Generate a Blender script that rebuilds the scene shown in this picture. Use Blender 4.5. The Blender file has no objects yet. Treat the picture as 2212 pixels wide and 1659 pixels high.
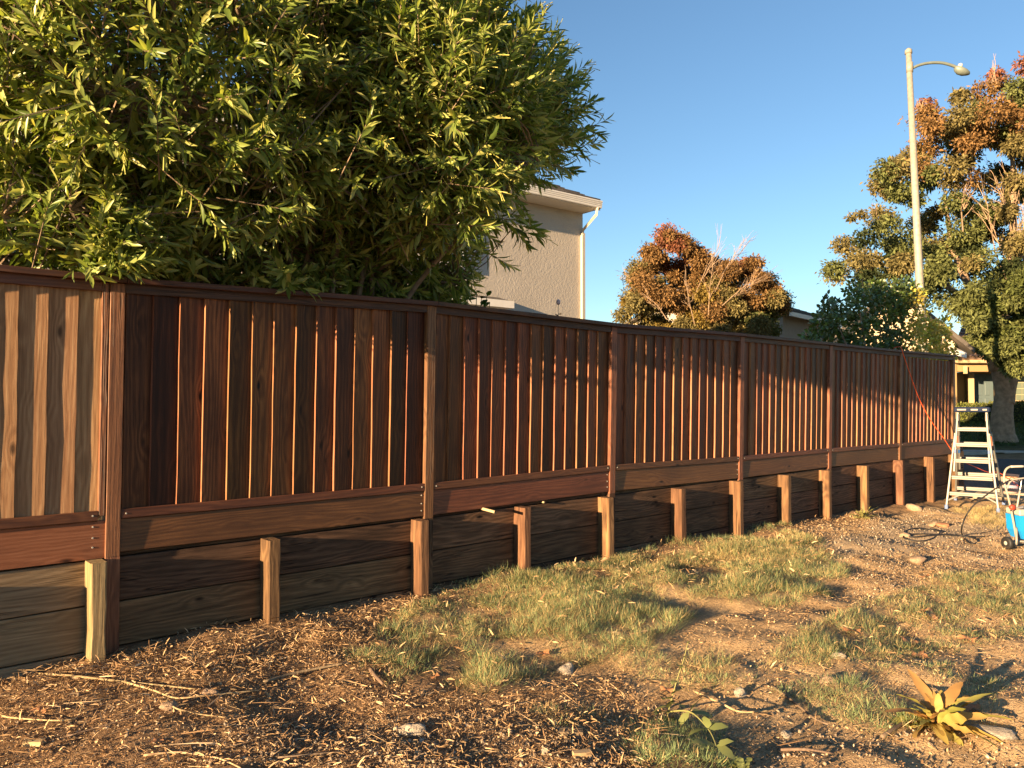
import bpy, math, random
import numpy as np
from mathutils import Vector, Matrix
R = math.radians
random.seed(7); rng = np.random.default_rng(7)
SC = bpy.context.scene
COL = SC.collection

# ------------------------------------------------------------------ camera
EYE = 1.65
PITCH = R(1.556)
FPX, PCX, PCY = 1665.0, 1106.0, 829.5        # the photograph measured at 2212 x 1659
cam_d = bpy.data.cameras.new('camera'); cam = bpy.data.objects.new('camera', cam_d); COL.objects.link(cam)
cam.location = (0, 0, EYE); cam.rotation_euler = (R(90) + PITCH, 0, 0)
cam_d.sensor_width = 36; cam_d.lens = 36 * FPX / 2212; cam_d.clip_end = 2000; cam_d.clip_start = 0.05
SC.camera = cam
# ------------------------------------------------------------------ light
THETA = 0.845350                              # heading of the fence, from the view axis to the right
SUN_AZ = THETA - R(4.9)                       # heading the light travels in
SUN_EL = R(8.2)
world = bpy.data.worlds.new('World'); SC.world = world; world.use_nodes = True
wn = world.node_tree; bg = wn.nodes['Background']
sky = wn.nodes.new('ShaderNodeTexSky'); sky.sky_type = 'NISHITA'; sky.sun_disc = False
sky.sun_elevation = SUN_EL; sky.sun_rotation = SUN_AZ + math.pi
sky.air_density = 1.0; sky.dust_density = 0.0; sky.ozone_density = 2.8
wn.links.new(sky.outputs[0], bg.inputs[0]); bg.inputs[1].default_value = 0.058
sd = bpy.data.lights.new('sun', 'SUN'); sun = bpy.data.objects.new('sun', sd); COL.objects.link(sun)
sd.energy = 5.0; sd.angle = R(0.5); sd.color = (1.0, 0.68, 0.37)
ldir = Vector((math.sin(SUN_AZ) * math.cos(SUN_EL), math.cos(SUN_AZ) * math.cos(SUN_EL), -math.sin(SUN_EL)))
sun.rotation_euler = ldir.to_track_quat('-Z', 'Y').to_euler()
SC.view_settings.view_transform = 'Standard'; SC.view_settings.look = 'None'
SC.view_settings.exposure = 2.1; SC.view_settings.gamma = 1.0; SC.view_settings.use_curve_mapping = False
SC.render.engine = 'CYCLES'

# ------------------------------------------------------------------ frames of reference
D = np.array([math.sin(THETA), math.cos(THETA), 0.0])       # along the fence
N = np.array([math.cos(THETA), -math.sin(THETA), 0.0])      # out of the fence, to the near side
P1 = np.array([-2.5229, 5.0108, EYE])
UP = np.array([0, 0, 1.0])
def W(s, q, z): return P1 + D * s + N * q + UP * z          # z is measured from eye level
def ray(x, y):
    u, v = (x - PCX) / FPX, -(y - PCY) / FPX
    c, s = math.cos(PITCH), math.sin(PITCH)
    return np.array([u, c - v * s, s + v * c])
def at(x, y, Y):
    r = ray(x, y); p = r * (Y / r[1]); p[2] += EYE; return p
def on_fence(x, y, q):
    r = ray(x, y); p0 = P1 + N * q; t = (p0[:2] @ N[:2]) / (r[:2] @ N[:2])
    p = r * t; w = p - (P1 - UP * EYE)
    return float(w @ D), float(p[2])
def sq(X, Y):
    return (X - P1[0]) * D[0] + (Y - P1[1]) * D[1], (X - P1[0]) * N[0] + (Y - P1[1]) * N[1]

# ------------------------------------------------------------------ value noise
_lat = np.random.default_rng(3).random((256, 256))
def vnoise(x, y, f):
    x = np.asarray(x) * f + 100.3; y = np.asarray(y) * f + 77.7
    xi = np.floor(x).astype(int); yi = np.floor(y).astype(int); fx = x - xi; fy = y - yi
    fx = fx * fx * (3 - 2 * fx); fy = fy * fy * (3 - 2 * fy)
    g = lambda a, b: _lat[a % 256, b % 256]
    return (g(xi, yi) * (1 - fx) + g(xi + 1, yi) * fx) * (1 - fy) + (g(xi, yi + 1) * (1 - fx) + g(xi + 1, yi + 1) * fx) * fy
# ------------------------------------------------------------------ ground height
base_pts = [(22, 1452), (205, 1452), (583, 1372), (907, 1294), (1130, 1256), (1312, 1208), (1467, 1187), (1590, 1168), (1695, 1143), (1782, 1131), (1942, 1103), (2008, 1090)]
_b = [on_fence(x, y, 0.12 if x > 30 else 0.02) for x, y in base_pts]
BS = np.array([b[0] for b in _b]); BZ = np.array([b[1] for b in _b])
_pf = np.polyfit(BS, BZ, 2)
def base_z(s):
    s = np.clip(s, -4, 15); return np.polyval(_pf, s)
def sstep(a, b, x):
    t = np.clip((x - a) / (b - a), 0, 1); return t * t * (3 - 2 * t)
def gz(X, Y):
    """height of the ground below eye level"""
    X = np.asarray(X, float); Y = np.asarray(Y, float)
    s, q = sq(X, Y)
    near = base_z(s) + 0.05 * np.exp(-np.clip(q, 0, 9) / 0.35) * sstep(-1.0, 0.6, s) - 0.03 * sstep(0.3, 2, q)
    rough = np.where((q > -0.05) & (s < 17), 1.0, 0.0) * sstep(17, 14.5, s)
    near = near + rough * (0.09 * (vnoise(X, Y, 1.3) - .5) + 0.055 * (vnoise(X, Y, 3.4) - .5) + 0.022 * (vnoise(X, Y, 11) - .5))
    far = np.interp(Y, [15.6, 20, 27, 27.3, 29, 34, 38, 80, 600], [-1.99, -1.93, -1.80, -1.62, -1.50, -1.0, -.72, -.4, -.4])
    t = sstep(14.9, 15.8, Y) * sstep(14.0, 15.5, s)
    h = near * (1 - t) + far * t
    yard = (q < -0.13) & (s < 15.3)
    return np.where(yard, -0.93, h)
def ground_at(x, y):
    r = ray(x, y); t = 3.0
    for k in range(400):
        p = r * t
        if p[2] < float(gz(p[0], p[1])): break
        t += 0.05 if t < 12 else .1
    lo, hi = t - .1, t
    for k in range(12):
        m = (lo + hi) / 2; p = r * m
        if p[2] < float(gz(p[0], p[1])): hi = m
        else: lo = m
    p = r * hi; p[2] += EYE; return p

# ------------------------------------------------------------------ object helpers
WM = {}
def tag(o, label=None, cat=None, group=None, kind=None):
    if label: o['label'] = label
    if cat: o['category'] = cat
    if group: o['group'] = group
    if kind: o['kind'] = kind
    return o
def thing(name, loc, label, cat, group=None):
    o = bpy.data.objects.new(name, None); COL.objects.link(o); o.location = Vector(loc); o.empty_display_size = .2
    WM[o.name] = Matrix.Translation(Vector(loc)); return tag(o, label, cat, group)
def link(name, me, parent=None, M=None, kind=None):
    o = bpy.data.objects.new(name, me); COL.objects.link(o)
    M = Matrix.Identity(4) if M is None else M
    if parent is not None:
        o.parent = parent; o.matrix_basis = WM[parent.name].inverted() @ M
    else: o.matrix_basis = M
    WM[o.name] = M
    if kind: o['kind'] = kind
    return o
def frame(loc, X=(1, 0, 0), Y=(0, 1, 0), Z=(0, 0, 1)):
    M = Matrix.Identity(4)
    for i, a in enumerate((X, Y, Z)):
        for j in range(3): M[j][i] = float(a[j])
    for j in range(3): M[j][3] = float(loc[j])
    return M
class MB:
    def __init__(s): s.v = []; s.f = []
    def add(s, vs, fs):
        b = len(s.v); s.v += [tuple(float(c) for c in v) for v in vs]; s.f += [tuple(b + i for i in f) for f in fs]; return s
    def box(s, a, b, M=None):
        x0, y0, z0 = a; x1, y1, z1 = b
        vs = [(x0,y0,z0),(x1,y0,z0),(x1,y1,z0),(x0,y1,z0),(x0,y0,z1),(x1,y0,z1),(x1,y1,z1),(x0,y1,z1)]
        if M is not None: vs = [tuple(M @ Vector(v)) for v in vs]
        return s.add(vs, [(0,3,2,1),(4,5,6,7),(0,1,5,4),(1,2,6,5),(2,3,7,6),(3,0,4,7)])
    def cbox(s, a, b, c, M=None):
        """box with every edge chamfered by c"""
        lo = np.array(a, float); hi = np.array(b, float); vs = []; idx = {}
        for i in range(8):
            sg = [(i >> k) & 1 for k in range(3)]
            for ax in range(3):
                p = [(hi[k] if sg[k] else lo[k]) for k in range(3)]
                for k in range(3):
                    if k != ax: p[k] += -c if sg[k] else c
                idx[(i, ax)] = len(vs); vs.append(p)
        if M is not None: vs = [tuple(M @ Vector(v)) for v in vs]
        fs = []
        for ax in range(3):
            o1, o2 = [(1, 2), (2, 0), (0, 1)][ax]
            for sd_ in (0, 1):
                q = []
                for (p1, p2) in ((0, 0), (1, 0), (1, 1), (0, 1)):
                    q.append(idx[((sd_ << ax) | (p1 << o1) | (p2 << o2), ax)])
                fs.append(tuple(q if sd_ else q[::-1]))
        for ax in range(3):          # edges along ax
            o1, o2 = [(1, 2), (2, 0), (0, 1)][ax]
            for p1 in (0, 1):
                for p2 in (0, 1):
                    A = (p1 << o1) | (p2 << o2); B = A | (1 << ax)
                    q = (idx[(A, o1)], idx[(B, o1)], idx[(B, o2)], idx[(A, o2)])
                    fs.append(q if (p1 ^ p2) else q[::-1])
        for i in range(8):
            t = (idx[(i, 0)], idx[(i, 1)], idx[(i, 2)])
            fs.append(t if (bin(i).count('1') % 2) else t[::-1])
        return s.add(vs, fs)
    def tube(s, pts, r, n=8, caps=True):
        pts = [Vector(p) for p in pts]; rs = r if isinstance(r, (list, tuple)) else [r] * len(pts)
        b = len(s.v); up = None
        for i, p in enumerate(pts):
            t = (pts[min(i + 1, len(pts) - 1)] - pts[max(i - 1, 0)]).normalized()
            if up is None: up = t.orthogonal().normalized()
            up = (up - t * up.dot(t)); up = up.normalized() if up.length > 1e-6 else t.orthogonal().normalized()
            w = t.cross(up)
            for k in range(n):
                a = 2 * math.pi * k / n; s.v.append(tuple(p + (up * math.cos(a) + w * math.sin(a)) * rs[i]))
        for i in range(len(pts) - 1):
            for k in range(n):
                k2 = (k + 1) % n; s.f.append((b + i * n + k, b + i * n + k2, b + (i + 1) * n + k2, b + (i + 1) * n + k))
        if caps:
            s.f.append(tuple(b + k for k in range(n))[::-1]); e = b + (len(pts) - 1) * n; s.f.append(tuple(e + k for k in range(n)))
        return s
    def lathe(s, prof, n=20, M=None):
        vs = []; fs = []
        for (r_, z) in prof:
            for k in range(n):
                a = 2 * math.pi * k / n; vs.append((r_ * math.cos(a), r_ * math.sin(a), z))
        for i in range(len(prof) - 1):
            for k in range(n):
                k2 = (k + 1) % n; fs.append((i * n + k, i * n + k2, (i + 1) * n + k2, (i + 1) * n + k))
        fs.append(tuple(range(n))[::-1]); fs.append(tuple((len(prof) - 1) * n + k for k in range(n)))
        if M is not None: vs = [tuple(M @ Vector(v)) for v in vs]
        return s.add(vs, fs)
    def mesh(s, name, mat, smooth=False):
        me = bpy.data.meshes.new(name); me.from_pydata(s.v, [], s.f)
        if mat: me.materials.append(mat)
        if smooth: me.polygons.foreach_set('use_smooth', [True] * len(me.polygons))
        me.update(); return me
    def build(s, name, mat, parent=None, smooth=False, kind=None):
        """verts are world coordinates"""
        M = WM[parent.name] if parent is not None else Matrix.Identity(4)
        if parent is not None:
            inv = M.inverted(); s.v = [tuple(inv @ Vector(v)) for v in s.v]
        return link(name, s.mesh(name, mat, smooth), parent, M, kind)
def spline(pts, n=6):
    pts = [Vector(p) for p in pts]; out = []
    for i in range(len(pts) - 1):
        p0 = pts[max(i - 1, 0)]; p1 = pts[i]; p2 = pts[i + 1]; p3 = pts[min(i + 2, len(pts) - 1)]
        for k in range(n):
            t = k / n
            out.append(0.5 * ((2 * p1) + (p2 - p0) * t + (2 * p0 - 5 * p1 + 4 * p2 - p3) * t * t + (3 * p1 - p0 - 3 * p2 + p3) * t ** 3))
    out.append(pts[-1]); return out
def np_mesh(name, V, F, mat, smooth=False, colors=None):
    """V (n,3), F (m,k) arrays"""
    me = bpy.data.meshes.new(name); k = F.shape[1]
    me.vertices.add(len(V)); me.vertices.foreach_set('co', V.astype(np.float32).ravel())
    me.loops.add(F.size); me.loops.foreach_set('vertex_index', F.astype(np.int32).ravel())
    me.polygons.add(len(F)); me.polygons.foreach_set('loop_start', np.arange(0, F.size, k, dtype=np.int32))
    me.polygons.foreach_set('loop_total', np.full(len(F), k, dtype=np.int32))
    if smooth: me.polygons.foreach_set('use_smooth', np.ones(len(F), dtype=bool))
    me.update(calc_edges=True)
    if colors is not None:
        ca = me.color_attributes.new('tint', 'FLOAT_COLOR', 'POINT')
        c4 = np.ones((len(V), 4), np.float32); c4[:, :3] = colors; ca.data.foreach_set('color', c4.ravel())
    if mat: me.materials.append(mat)
    return me
def scatter(tv, tf, P, Rm, S):
    """copies of a template: P (n,3), Rm (n,3,3) columns are axes, S (n,3)"""
    n = len(P); m = len(tv)
    V = np.einsum('nij,nmj->nmi', Rm, tv[None] * S[:, None, :]) + P[:, None, :]
    F = tf[None] + (np.arange(n) * m)[:, None, None]
    return V.reshape(-1, 3), F.reshape(-1, tf.shape[1])
def norm(v): return v / np.maximum(np.linalg.norm(v, axis=-1, keepdims=True), 1e-9)
def axes_from(zdir, roll):
    """rotation matrices whose Y axis follows zdir; X is turned by roll about it"""
    y = norm(zdir); ref = np.where(np.abs(y[:, 2:3]) > .95, np.array([[1., 0, 0]]), np.array([[0, 0, 1.]]))
    x = norm(np.cross(y, ref)); z = np.cross(x, y)
    c, s_ = np.cos(roll)[:, None], np.sin(roll)[:, None]
    x2 = x * c + z * s_; z2 = -x * s_ + z * c
    return np.stack([x2, y, z2], axis=2)
def rand_dirs(n):
    v = rng.normal(size=(n, 3)); return norm(v)

# ------------------------------------------------------------------ materials
def newmat(name):
    m = bpy.data.materials.new(name); m.use_nodes = True; nt = m.node_tree
    return m, nt, nt.nodes['Principled BSDF']
def nd(nt, t, **kw):
    n = nt.nodes.new(t)
    for k, v in kw.items(): setattr(n, k, v)
    return n
def ramp(nt, fac, stops):
    r_ = nt.nodes.new('ShaderNodeValToRGB'); e = r_.color_ramp.elements
    while len(e) < len(stops): e.new(.5)
    for i, (p, c) in enumerate(stops): e[i].position = p; e[i].color = (c[0], c[1], c[2], 1)
    nt.links.new(fac, r_.inputs[0]); return r_.outputs[0]
def mixc(nt, fac, a, b, mode='MIX'):
    m = nt.nodes.new('ShaderNodeMix'); m.data_type = 'RGBA'; m.blend_type = mode
    for sck, v in ((m.inputs[0], fac), (m.inputs[6], a), (m.inputs[7], b)):
        if isinstance(v, (int, float)): sck.default_value = v
        elif isinstance(v, tuple): sck.default_value = (v[0], v[1], v[2], 1)
        else: nt.links.new(v, sck)
    return m.outputs[2]
def math_n(nt, op, a, b=None):
    m = nt.nodes.new('ShaderNodeMath'); m.operation = op
    for i, v in enumerate((a, b)):
        if v is None: continue
        if isinstance(v, (int, float)): m.inputs[i].default_value = v
        else: nt.links.new(v, m.inputs[i])
    return m.outputs[0]
def bump(nt, h, dist, strength, p):
    b = nt.nodes.new('ShaderNodeBump'); b.inputs['Strength'].default_value = strength; b.inputs['Distance'].default_value = dist
    nt.links.new(h, b.inputs['Height']); nt.links.new(b.outputs[0], p.inputs['Normal'])
def noise(nt, vec, scale, detail=3, rough=.6):
    n = nt.nodes.new('ShaderNodeTexNoise'); n.inputs['Scale'].default_value = scale; n.inputs['Detail'].default_value = detail
    n.inputs['Roughness'].default_value = rough
    if vec is not None: nt.links.new(vec, n.inputs['Vector'])
    return n.outputs[0]
def wood(name, dark, mid, light, rough=.55, knots=1.0, blotch=.5, bmp=.6, spread=.35, weather=None, spec=.4, cracks=0.0):
    m, nt, p = newmat(name)
    tc = nd(nt, 'ShaderNodeTexCoord'); oi = nd(nt, 'ShaderNodeObjectInfo')
    off = nd(nt, 'ShaderNodeVectorMath', operation='SCALE'); off.inputs[0].default_value = (17.3, 9.1, 31.7)
    nt.links.new(oi.outputs['Random'], off.inputs['Scale'])
    add = nd(nt, 'ShaderNodeVectorMath', operation='ADD'); nt.links.new(tc.outputs['Object'], add.inputs[0]); nt.links.new(off.outputs[0], add.inputs[1])
    def mapped(sx, sy, sz):
        mp = nd(nt, 'ShaderNodeMapping'); mp.inputs['Scale'].default_value = (sx, sy, sz); nt.links.new(add.outputs[0], mp.inputs[0]); return mp.outputs[0]
    # knots: stretched cells
    vo = nd(nt, 'ShaderNodeTexVoronoi'); vo.inputs['Scale'].default_value = 1.0; nt.links.new(mapped(6.5, 2.0, 2.6), vo.inputs['Vector'])
    kd = vo.outputs['Distance']
    kn = nd(nt, 'ShaderNodeMapRange'); kn.inputs[1].default_value = .05; kn.inputs[2].default_value = .13; kn.inputs[3].default_value = 1; kn.inputs[4].default_value = 0
    nt.links.new(kd, kn.inputs[0])
    halo = nd(nt, 'ShaderNodeMapRange'); halo.inputs[1].default_value = .05; halo.inputs[2].default_value = .4; halo.inputs[3].default_value = 1; halo.inputs[4].default_value = 0
    nt.links.new(kd, halo.inputs[0])
    # growth rings, bent by a slow noise and by the knots
    slow = noise(nt, mapped(4, 4, .55), 1.0, 1.5)
    wv = nd(nt, 'ShaderNodeTexWave', wave_type='BANDS', bands_direction='X'); wv.inputs['Scale'].default_value = 9
    wv.inputs['Distortion'].default_value = 0; wv.inputs['Detail'].default_value = 0
    comb = nd(nt, 'ShaderNodeVectorMath', operation='ADD'); nt.links.new(mapped(1, 1, .02), comb.inputs[0])
    sc = math_n(nt, 'ADD', math_n(nt, 'MULTIPLY', slow, .32), math_n(nt, 'MULTIPLY', halo.outputs[0], .05))
    cx = nd(nt, 'ShaderNodeCombineXYZ'); nt.links.new(sc, cx.inputs[0]); nt.links.new(cx.outputs[0], comb.inputs[1])
    nt.links.new(comb.outputs[0], wv.inputs['Vector'])
    fib = noise(nt, mapped(190, 190, 5.5), 1.0, 3, .7)
    mid_n = noise(nt, mapped(34, 34, 2.0), 1.0, 4, .65)
    g = math_n(nt, 'ADD', math_n(nt, 'MULTIPLY', wv.outputs[1], .15), math_n(nt, 'MULTIPLY', fib, .52))
    g = math_n(nt, 'ADD', g, math_n(nt, 'MULTIPLY', mid_n, .50))
    col = ramp(nt, g, [(.30, dark), (.56, mid), (.82, light)])
    # stain taken up unevenly
    bl = noise(nt, mapped(4, 4, 1.3), 1.0, 4, .6)
    blr = nd(nt, 'ShaderNodeMapRange'); blr.inputs[1].default_value = .38; blr.inputs[2].default_value = .66; nt.links.new(bl, blr.inputs[0])
    col = mixc(nt, math_n(nt, 'MULTIPLY', blr.outputs[0], blotch), col, dark)
    # one board to the next
    hsv = nd(nt, 'ShaderNodeHueSaturation'); nt.links.new(col, hsv.inputs['Color'])
    r2 = nd(nt, 'ShaderNodeMath', operation='FRACT'); nt.links.new(math_n(nt, 'MULTIPLY', oi.outputs['Random'], 37.7), r2.inputs[0])
    v = nd(nt, 'ShaderNodeMapRange'); v.inputs[3].default_value = 1 - spread; v.inputs[4].default_value = 1 + spread * 1.2; nt.links.new(r2.outputs[0], v.inputs[0]); nt.links.new(v.outputs[0], hsv.inputs['Value'])
    h_ = nd(nt, 'ShaderNodeMapRange'); h_.inputs[3].default_value = .49; h_.inputs[4].default_value = .515; nt.links.new(oi.outputs['Random'], h_.inputs[0]); nt.links.new(h_.outputs[0], hsv.inputs['Hue'])
    col = hsv.outputs[0]
    if weather:
        wf = noise(nt, mapped(3, 3, .8), 1.0, 3, .6); wr = nd(nt, 'ShaderNodeMapRange'); wr.inputs[1].default_value = .42; wr.inputs[2].default_value = .7; nt.links.new(wf, wr.inputs[0])
        col = mixc(nt, wr.outputs[0], col, weather)
    kc = tuple(c * .18 for c in dark)
    col = mixc(nt, math_n(nt, 'MULTIPLY', kn.outputs[0], knots), col, kc)
    if cracks:
        cn = noise(nt, mapped(34, 34, .9), 1.0, 1.5, .5)
        ca_ = math_n(nt, 'ABSOLUTE', math_n(nt, 'SUBTRACT', cn, .5))
        cm_ = nd(nt, 'ShaderNodeMapRange'); cm_.inputs[1].default_value = .004; cm_.inputs[2].default_value = .028; cm_.inputs[3].default_value = cracks; cm_.inputs[4].default_value = 0; nt.links.new(ca_, cm_.inputs[0])
        gate = nd(nt, 'ShaderNodeMapRange'); gate.inputs[1].default_value = .45; gate.inputs[2].default_value = .6; nt.links.new(noise(nt, mapped(5, 5, 1.6), 1.0, 2), gate.inputs[0])
        crk = math_n(nt, 'MULTIPLY', cm_.outputs[0], gate.outputs[0])
        col = mixc(nt, crk, col, kc)
    nt.links.new(col, p.inputs['Base Color'])
    rr = nd(nt, 'ShaderNodeMapRange'); rr.inputs[3].default_value = rough - .12; rr.inputs[4].default_value = rough + .15; nt.links.new(mid_n, rr.inputs[0]); nt.links.new(rr.outputs[0], p.inputs['Roughness'])
    p.inputs['Specular IOR Level'].default_value = spec
    hgt = math_n(nt, 'ADD', math_n(nt, 'MULTIPLY', fib, .6), math_n(nt, 'MULTIPLY', wv.outputs[1], .10))
    hgt = math_n(nt, 'SUBTRACT', hgt, math_n(nt, 'MULTIPLY', kn.outputs[0], .5))
    if cracks: hgt = math_n(nt, 'SUBTRACT', hgt, math_n(nt, 'MULTIPLY', crk, 1.2))
    bump(nt, hgt, .004, bmp, p)
    return m
M = {}
M['board'] = wood('stained_board', (.026, .0085, .0045), (.098, .034, .013), (.25, .092, .032), rough=.55, blotch=.6, bmp=.45, spread=.5, spec=.22, cracks=.45)
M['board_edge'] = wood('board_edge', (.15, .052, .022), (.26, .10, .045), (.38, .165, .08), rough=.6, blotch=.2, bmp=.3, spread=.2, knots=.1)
M['post'] = wood('stained_post', (.070, .027, .013), (.165, .066, .029), (.32, .145, .066), rough=.6, blotch=.4, cracks=.5, bmp=1.2, spread=.12, knots=.6)
M['rail'] = wood('stained_rail', (.045, .016, .008), (.115, .042, .018), (.22, .086, .034), rough=.5, blotch=.5, bmp=.45, spread=.2)
M['cap'] = wood('stained_cap', (.022, .009, .006), (.065, .024, .012), (.12, .05, .024), cracks=.6, rough=.6, blotch=.5, bmp=.6, spread=.2)
M['raw'] = wood('raw_board', (.15, .072, .036), (.31, .16, .082), (.48, .29, .16), rough=.75, blotch=.35, bmp=.5, spread=.12, knots=.75, spec=.25)
M['raw_back'] = wood('weathered_board', (.10, .055, .035), (.19, .11, .07), (.28, .17, .11), rough=.8, blotch=.6, bmp=.8, spread=.15, knots=.8, spec=.2)
M['red_kick'] = wood('red_board', (.12, .035, .02), (.23, .075, .04), (.32, .12, .07), rough=.7, blotch=.4, bmp=.6, spread=.1, spec=.25)
M['wall'] = wood('wall_plank', (.028, .017, .010), (.105, .058, .031), (.23, .13, .072), cracks=.8, rough=.78, blotch=.55, bmp=1.0, spread=.28, spec=.25)
M['raw_wall'] = wood('grey_plank', (.10, .065, .04), (.22, .15, .09), (.34, .24, .15), cracks=.6, rough=.8, blotch=.45, bmp=.9, spread=.15, spec=.2)
M['stub'] = wood('stub_post', (.045, .022, .012), (.135, .066, .033), (.29, .155, .078), rough=.75, blotch=.5, cracks=.9, bmp=1.6, spread=.18, knots=.5, spec=.3)
M['raw_stub'] = wood('raw_stub_post', (.12, .075, .038), (.25, .165, .09), (.40, .28, .16), rough=.8, blotch=.3, cracks=.8, bmp=1.6, spread=.05, knots=.3, spec=.2)

def simple(name, col, rough=.6, metal=0.0, var=.12, nscale=6, bmp=0, bscale=40, spec=.4):
    m, nt, p = newmat(name)
    tc = nd(nt, 'ShaderNodeTexCoord'); n = noise(nt, tc.outputs['Object'], nscale, 4)
    c1 = tuple(c * (1 - var) for c in col); c2 = tuple(min(1, c * (1 + var)) for c in col)
    nt.links.new(ramp(nt, n, [(.3, c1), (.7, c2)]), p.inputs['Base Color'])
    p.inputs['Roughness'].default_value = rough; p.inputs['Metallic'].default_value = metal; p.inputs['Specular IOR Level'].default_value = spec
    if bmp: bump(nt, noise(nt, tc.outputs['Object'], bscale, 4), .01, bmp, p)
    return m
def island(name, stops, rough=.6, transl=0.0, tcol=None, tint=False, spec=.3, hue=0.0):
    """colour differs from one leaf / chip / pebble to the next"""
    m, nt, p = newmat(name)
    g = nd(nt, 'ShaderNodeNewGeometry'); col = ramp(nt, g.outputs['Random Per Island'], stops)
    if tint:
        a = nd(nt, 'ShaderNodeVertexColor', layer_name='tint'); col = mixc(nt, 1.0, col, a.outputs[0], 'MULTIPLY')
    nt.links.new(col, p.inputs['Base Color']); p.inputs['Roughness'].default_value = rough; p.inputs['Specular IOR Level'].default_value = spec
    if transl:
        t = nd(nt, 'ShaderNodeBsdfTranslucent'); ms = nd(nt, 'ShaderNodeMixShader'); ms.inputs[0].default_value = transl
        tc_ = mixc(nt, 1.0, col, tcol or (1, 1, .6), 'MULTIPLY'); nt.links.new(tc_, t.inputs[0])
        nt.links.new(p.outputs[0], ms.inputs[1]); nt.links.new(t.outputs[0], ms.inputs[2]); nt.links.new(ms.outputs[0], nt.nodes['Material Output'].inputs[0])
    return m

# ------------------------------------------------------------------ the ground
def axis(dense0, dense1, step, lo, hi):
    a = list(np.arange(dense0, dense1 + 1e-6, step)); g = step
    x = dense1
    while x < hi: g *= 1.25; x += g; a.append(min(x, hi))
    x = dense0; g = step; pre = []
    while x > lo: g *= 1.25; x -= g; pre.append(max(x, lo))
    return np.array(pre[::-1] + a)
ss = axis(-3.5, 16, .055, -500, 700); qq = axis(-.2, 7.2, .045, -600, 400)
Sg, Qg = np.meshgrid(ss, qq, indexing='ij')
Xg = P1[0] + D[0] * Sg + N[0] * Qg; Yg = P1[1] + D[1] * Sg + N[1] * Qg
Zg = gz(Xg, Yg) + EYE
ni, nj = Sg.shape; ii = np.arange(ni * nj).reshape(ni, nj)
Fg = np.stack([ii[:-1, :-1], ii[:-1, 1:], ii[1:, 1:], ii[1:, :-1]], axis=-1).reshape(-1, 4)[:, ::-1]
m, nt, p = newmat('earth'); M['earth'] = m
tc = nd(nt, 'ShaderNodeTexCoord'); a = nd(nt, 'ShaderNodeVertexColor', layer_name='tint')
n1 = noise(nt, tc.outputs['Object'], 3, 6, .65); n2 = noise(nt, tc.outputs['Object'], 60, 4, .7)
col = mixc(nt, 1.0, a.outputs[0], ramp(nt, n1, [(.3, (.62, .60, .58)), (.7, (1.2, 1.18, 1.12))]), 'MULTIPLY')
col = mixc(nt, 1.0, col, ramp(nt, n2, [(.3, (.5, .5, .5)), (.7, (1.35, 1.35, 1.3))]), 'MULTIPLY')
nt.links.new(col, p.inputs['Base Color']); p.inputs['Roughness'].default_value = .95; p.inputs['Specular IOR Level'].default_value = .1
vo = nd(nt, 'ShaderNodeTexVoronoi'); vo.inputs['Scale'].default_value = 110; nt.links.new(tc.outputs['Object'], vo.inputs['Vector'])
bump(nt, math_n(nt, 'ADD', math_n(nt, 'MULTIPLY', n2, 1.5), math_n(nt, 'MULTIPLY', vo.outputs['Distance'], -.35)), .012, .7, p)
# colour of the soil: dark mulch by the left of the wall, dry tan elsewhere, greyer gravel
def soil(X, Y):
    s, q = sq(X, Y)
    mul = sstep(2.6, 1.2, s + 0.5 * (vnoise(X, Y, 1.1) - .5)) 
    tan = np.array([.52, .37, .215]); dk = np.array([.27, .175, .105]); gr = np.array([.44, .35, .25]); grn = np.array([.05, .075, .022])
    gv = sstep(6.5, 8.5, s) * sstep(.45, .65, vnoise(X, Y, .9)) + sstep(2.6, 3.4, q) * sstep(2, 0, s)
    c = tan[None] * (1 - np.clip(gv, 0, 1))[..., None] + gr[None] * np.clip(gv, 0, 1)[..., None]
    mul = np.maximum(mul, sstep(.55, .15, q + .25 * (vnoise(X, Y, 2.2) - .5)) * .9)
    c = c * (1 - mul[..., None]) + dk * mul[..., None]
    lawn = (sstep(27.4, 28.4, Y) * (s > 14))[..., None]
    c = c * (1 - lawn) + grn * lawn
    yard = ((q < -.1) & (s < 15.3))[..., None]
    return c * (1 - yard) + np.array([.12, .09, .05]) * yard
me = np_mesh('ground', np.stack([Xg, Yg, Zg], -1).reshape(-1, 3), Fg, M['earth'], True, soil(Xg.ravel(), Yg.ravel()))
tag(link('ground', me), kind='structure')

# road, kerb and footpath beyond the fence end
M['asphalt'] = simple('asphalt', (.05, .05, .052), .9, var=.25, nscale=8, bmp=.6, bscale=120)
M['concrete'] = simple('concrete', (.36, .34, .30), .85, var=.15, nscale=5, bmp=.4, bscale=60)
M['ledge'] = simple('old_concrete', (.38, .31, .22), .9, var=.35, nscale=22, bmp=1.0, bscale=45)
mb = MB()
xs_ = np.linspace(7.2, 90, 30)
for i in range(len(xs_) - 1):
    x0, x1 = xs_[i], xs_[i + 1]
    for (y0, y1) in ((15.9, 20), (20, 26.9)):
        z = lambda y: float(np.interp(y, [15.6, 20, 27], [-1.99, -1.93, -1.80])) + EYE + .012
        mb.add([(x0, y0, z(y0)), (x1, y0, z(y0)), (x1, y1, z(y1)), (x0, y1, z(y1))], [(0, 1, 2, 3)])
tag(mb.build('road', M['asphalt']), kind='structure')
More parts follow.
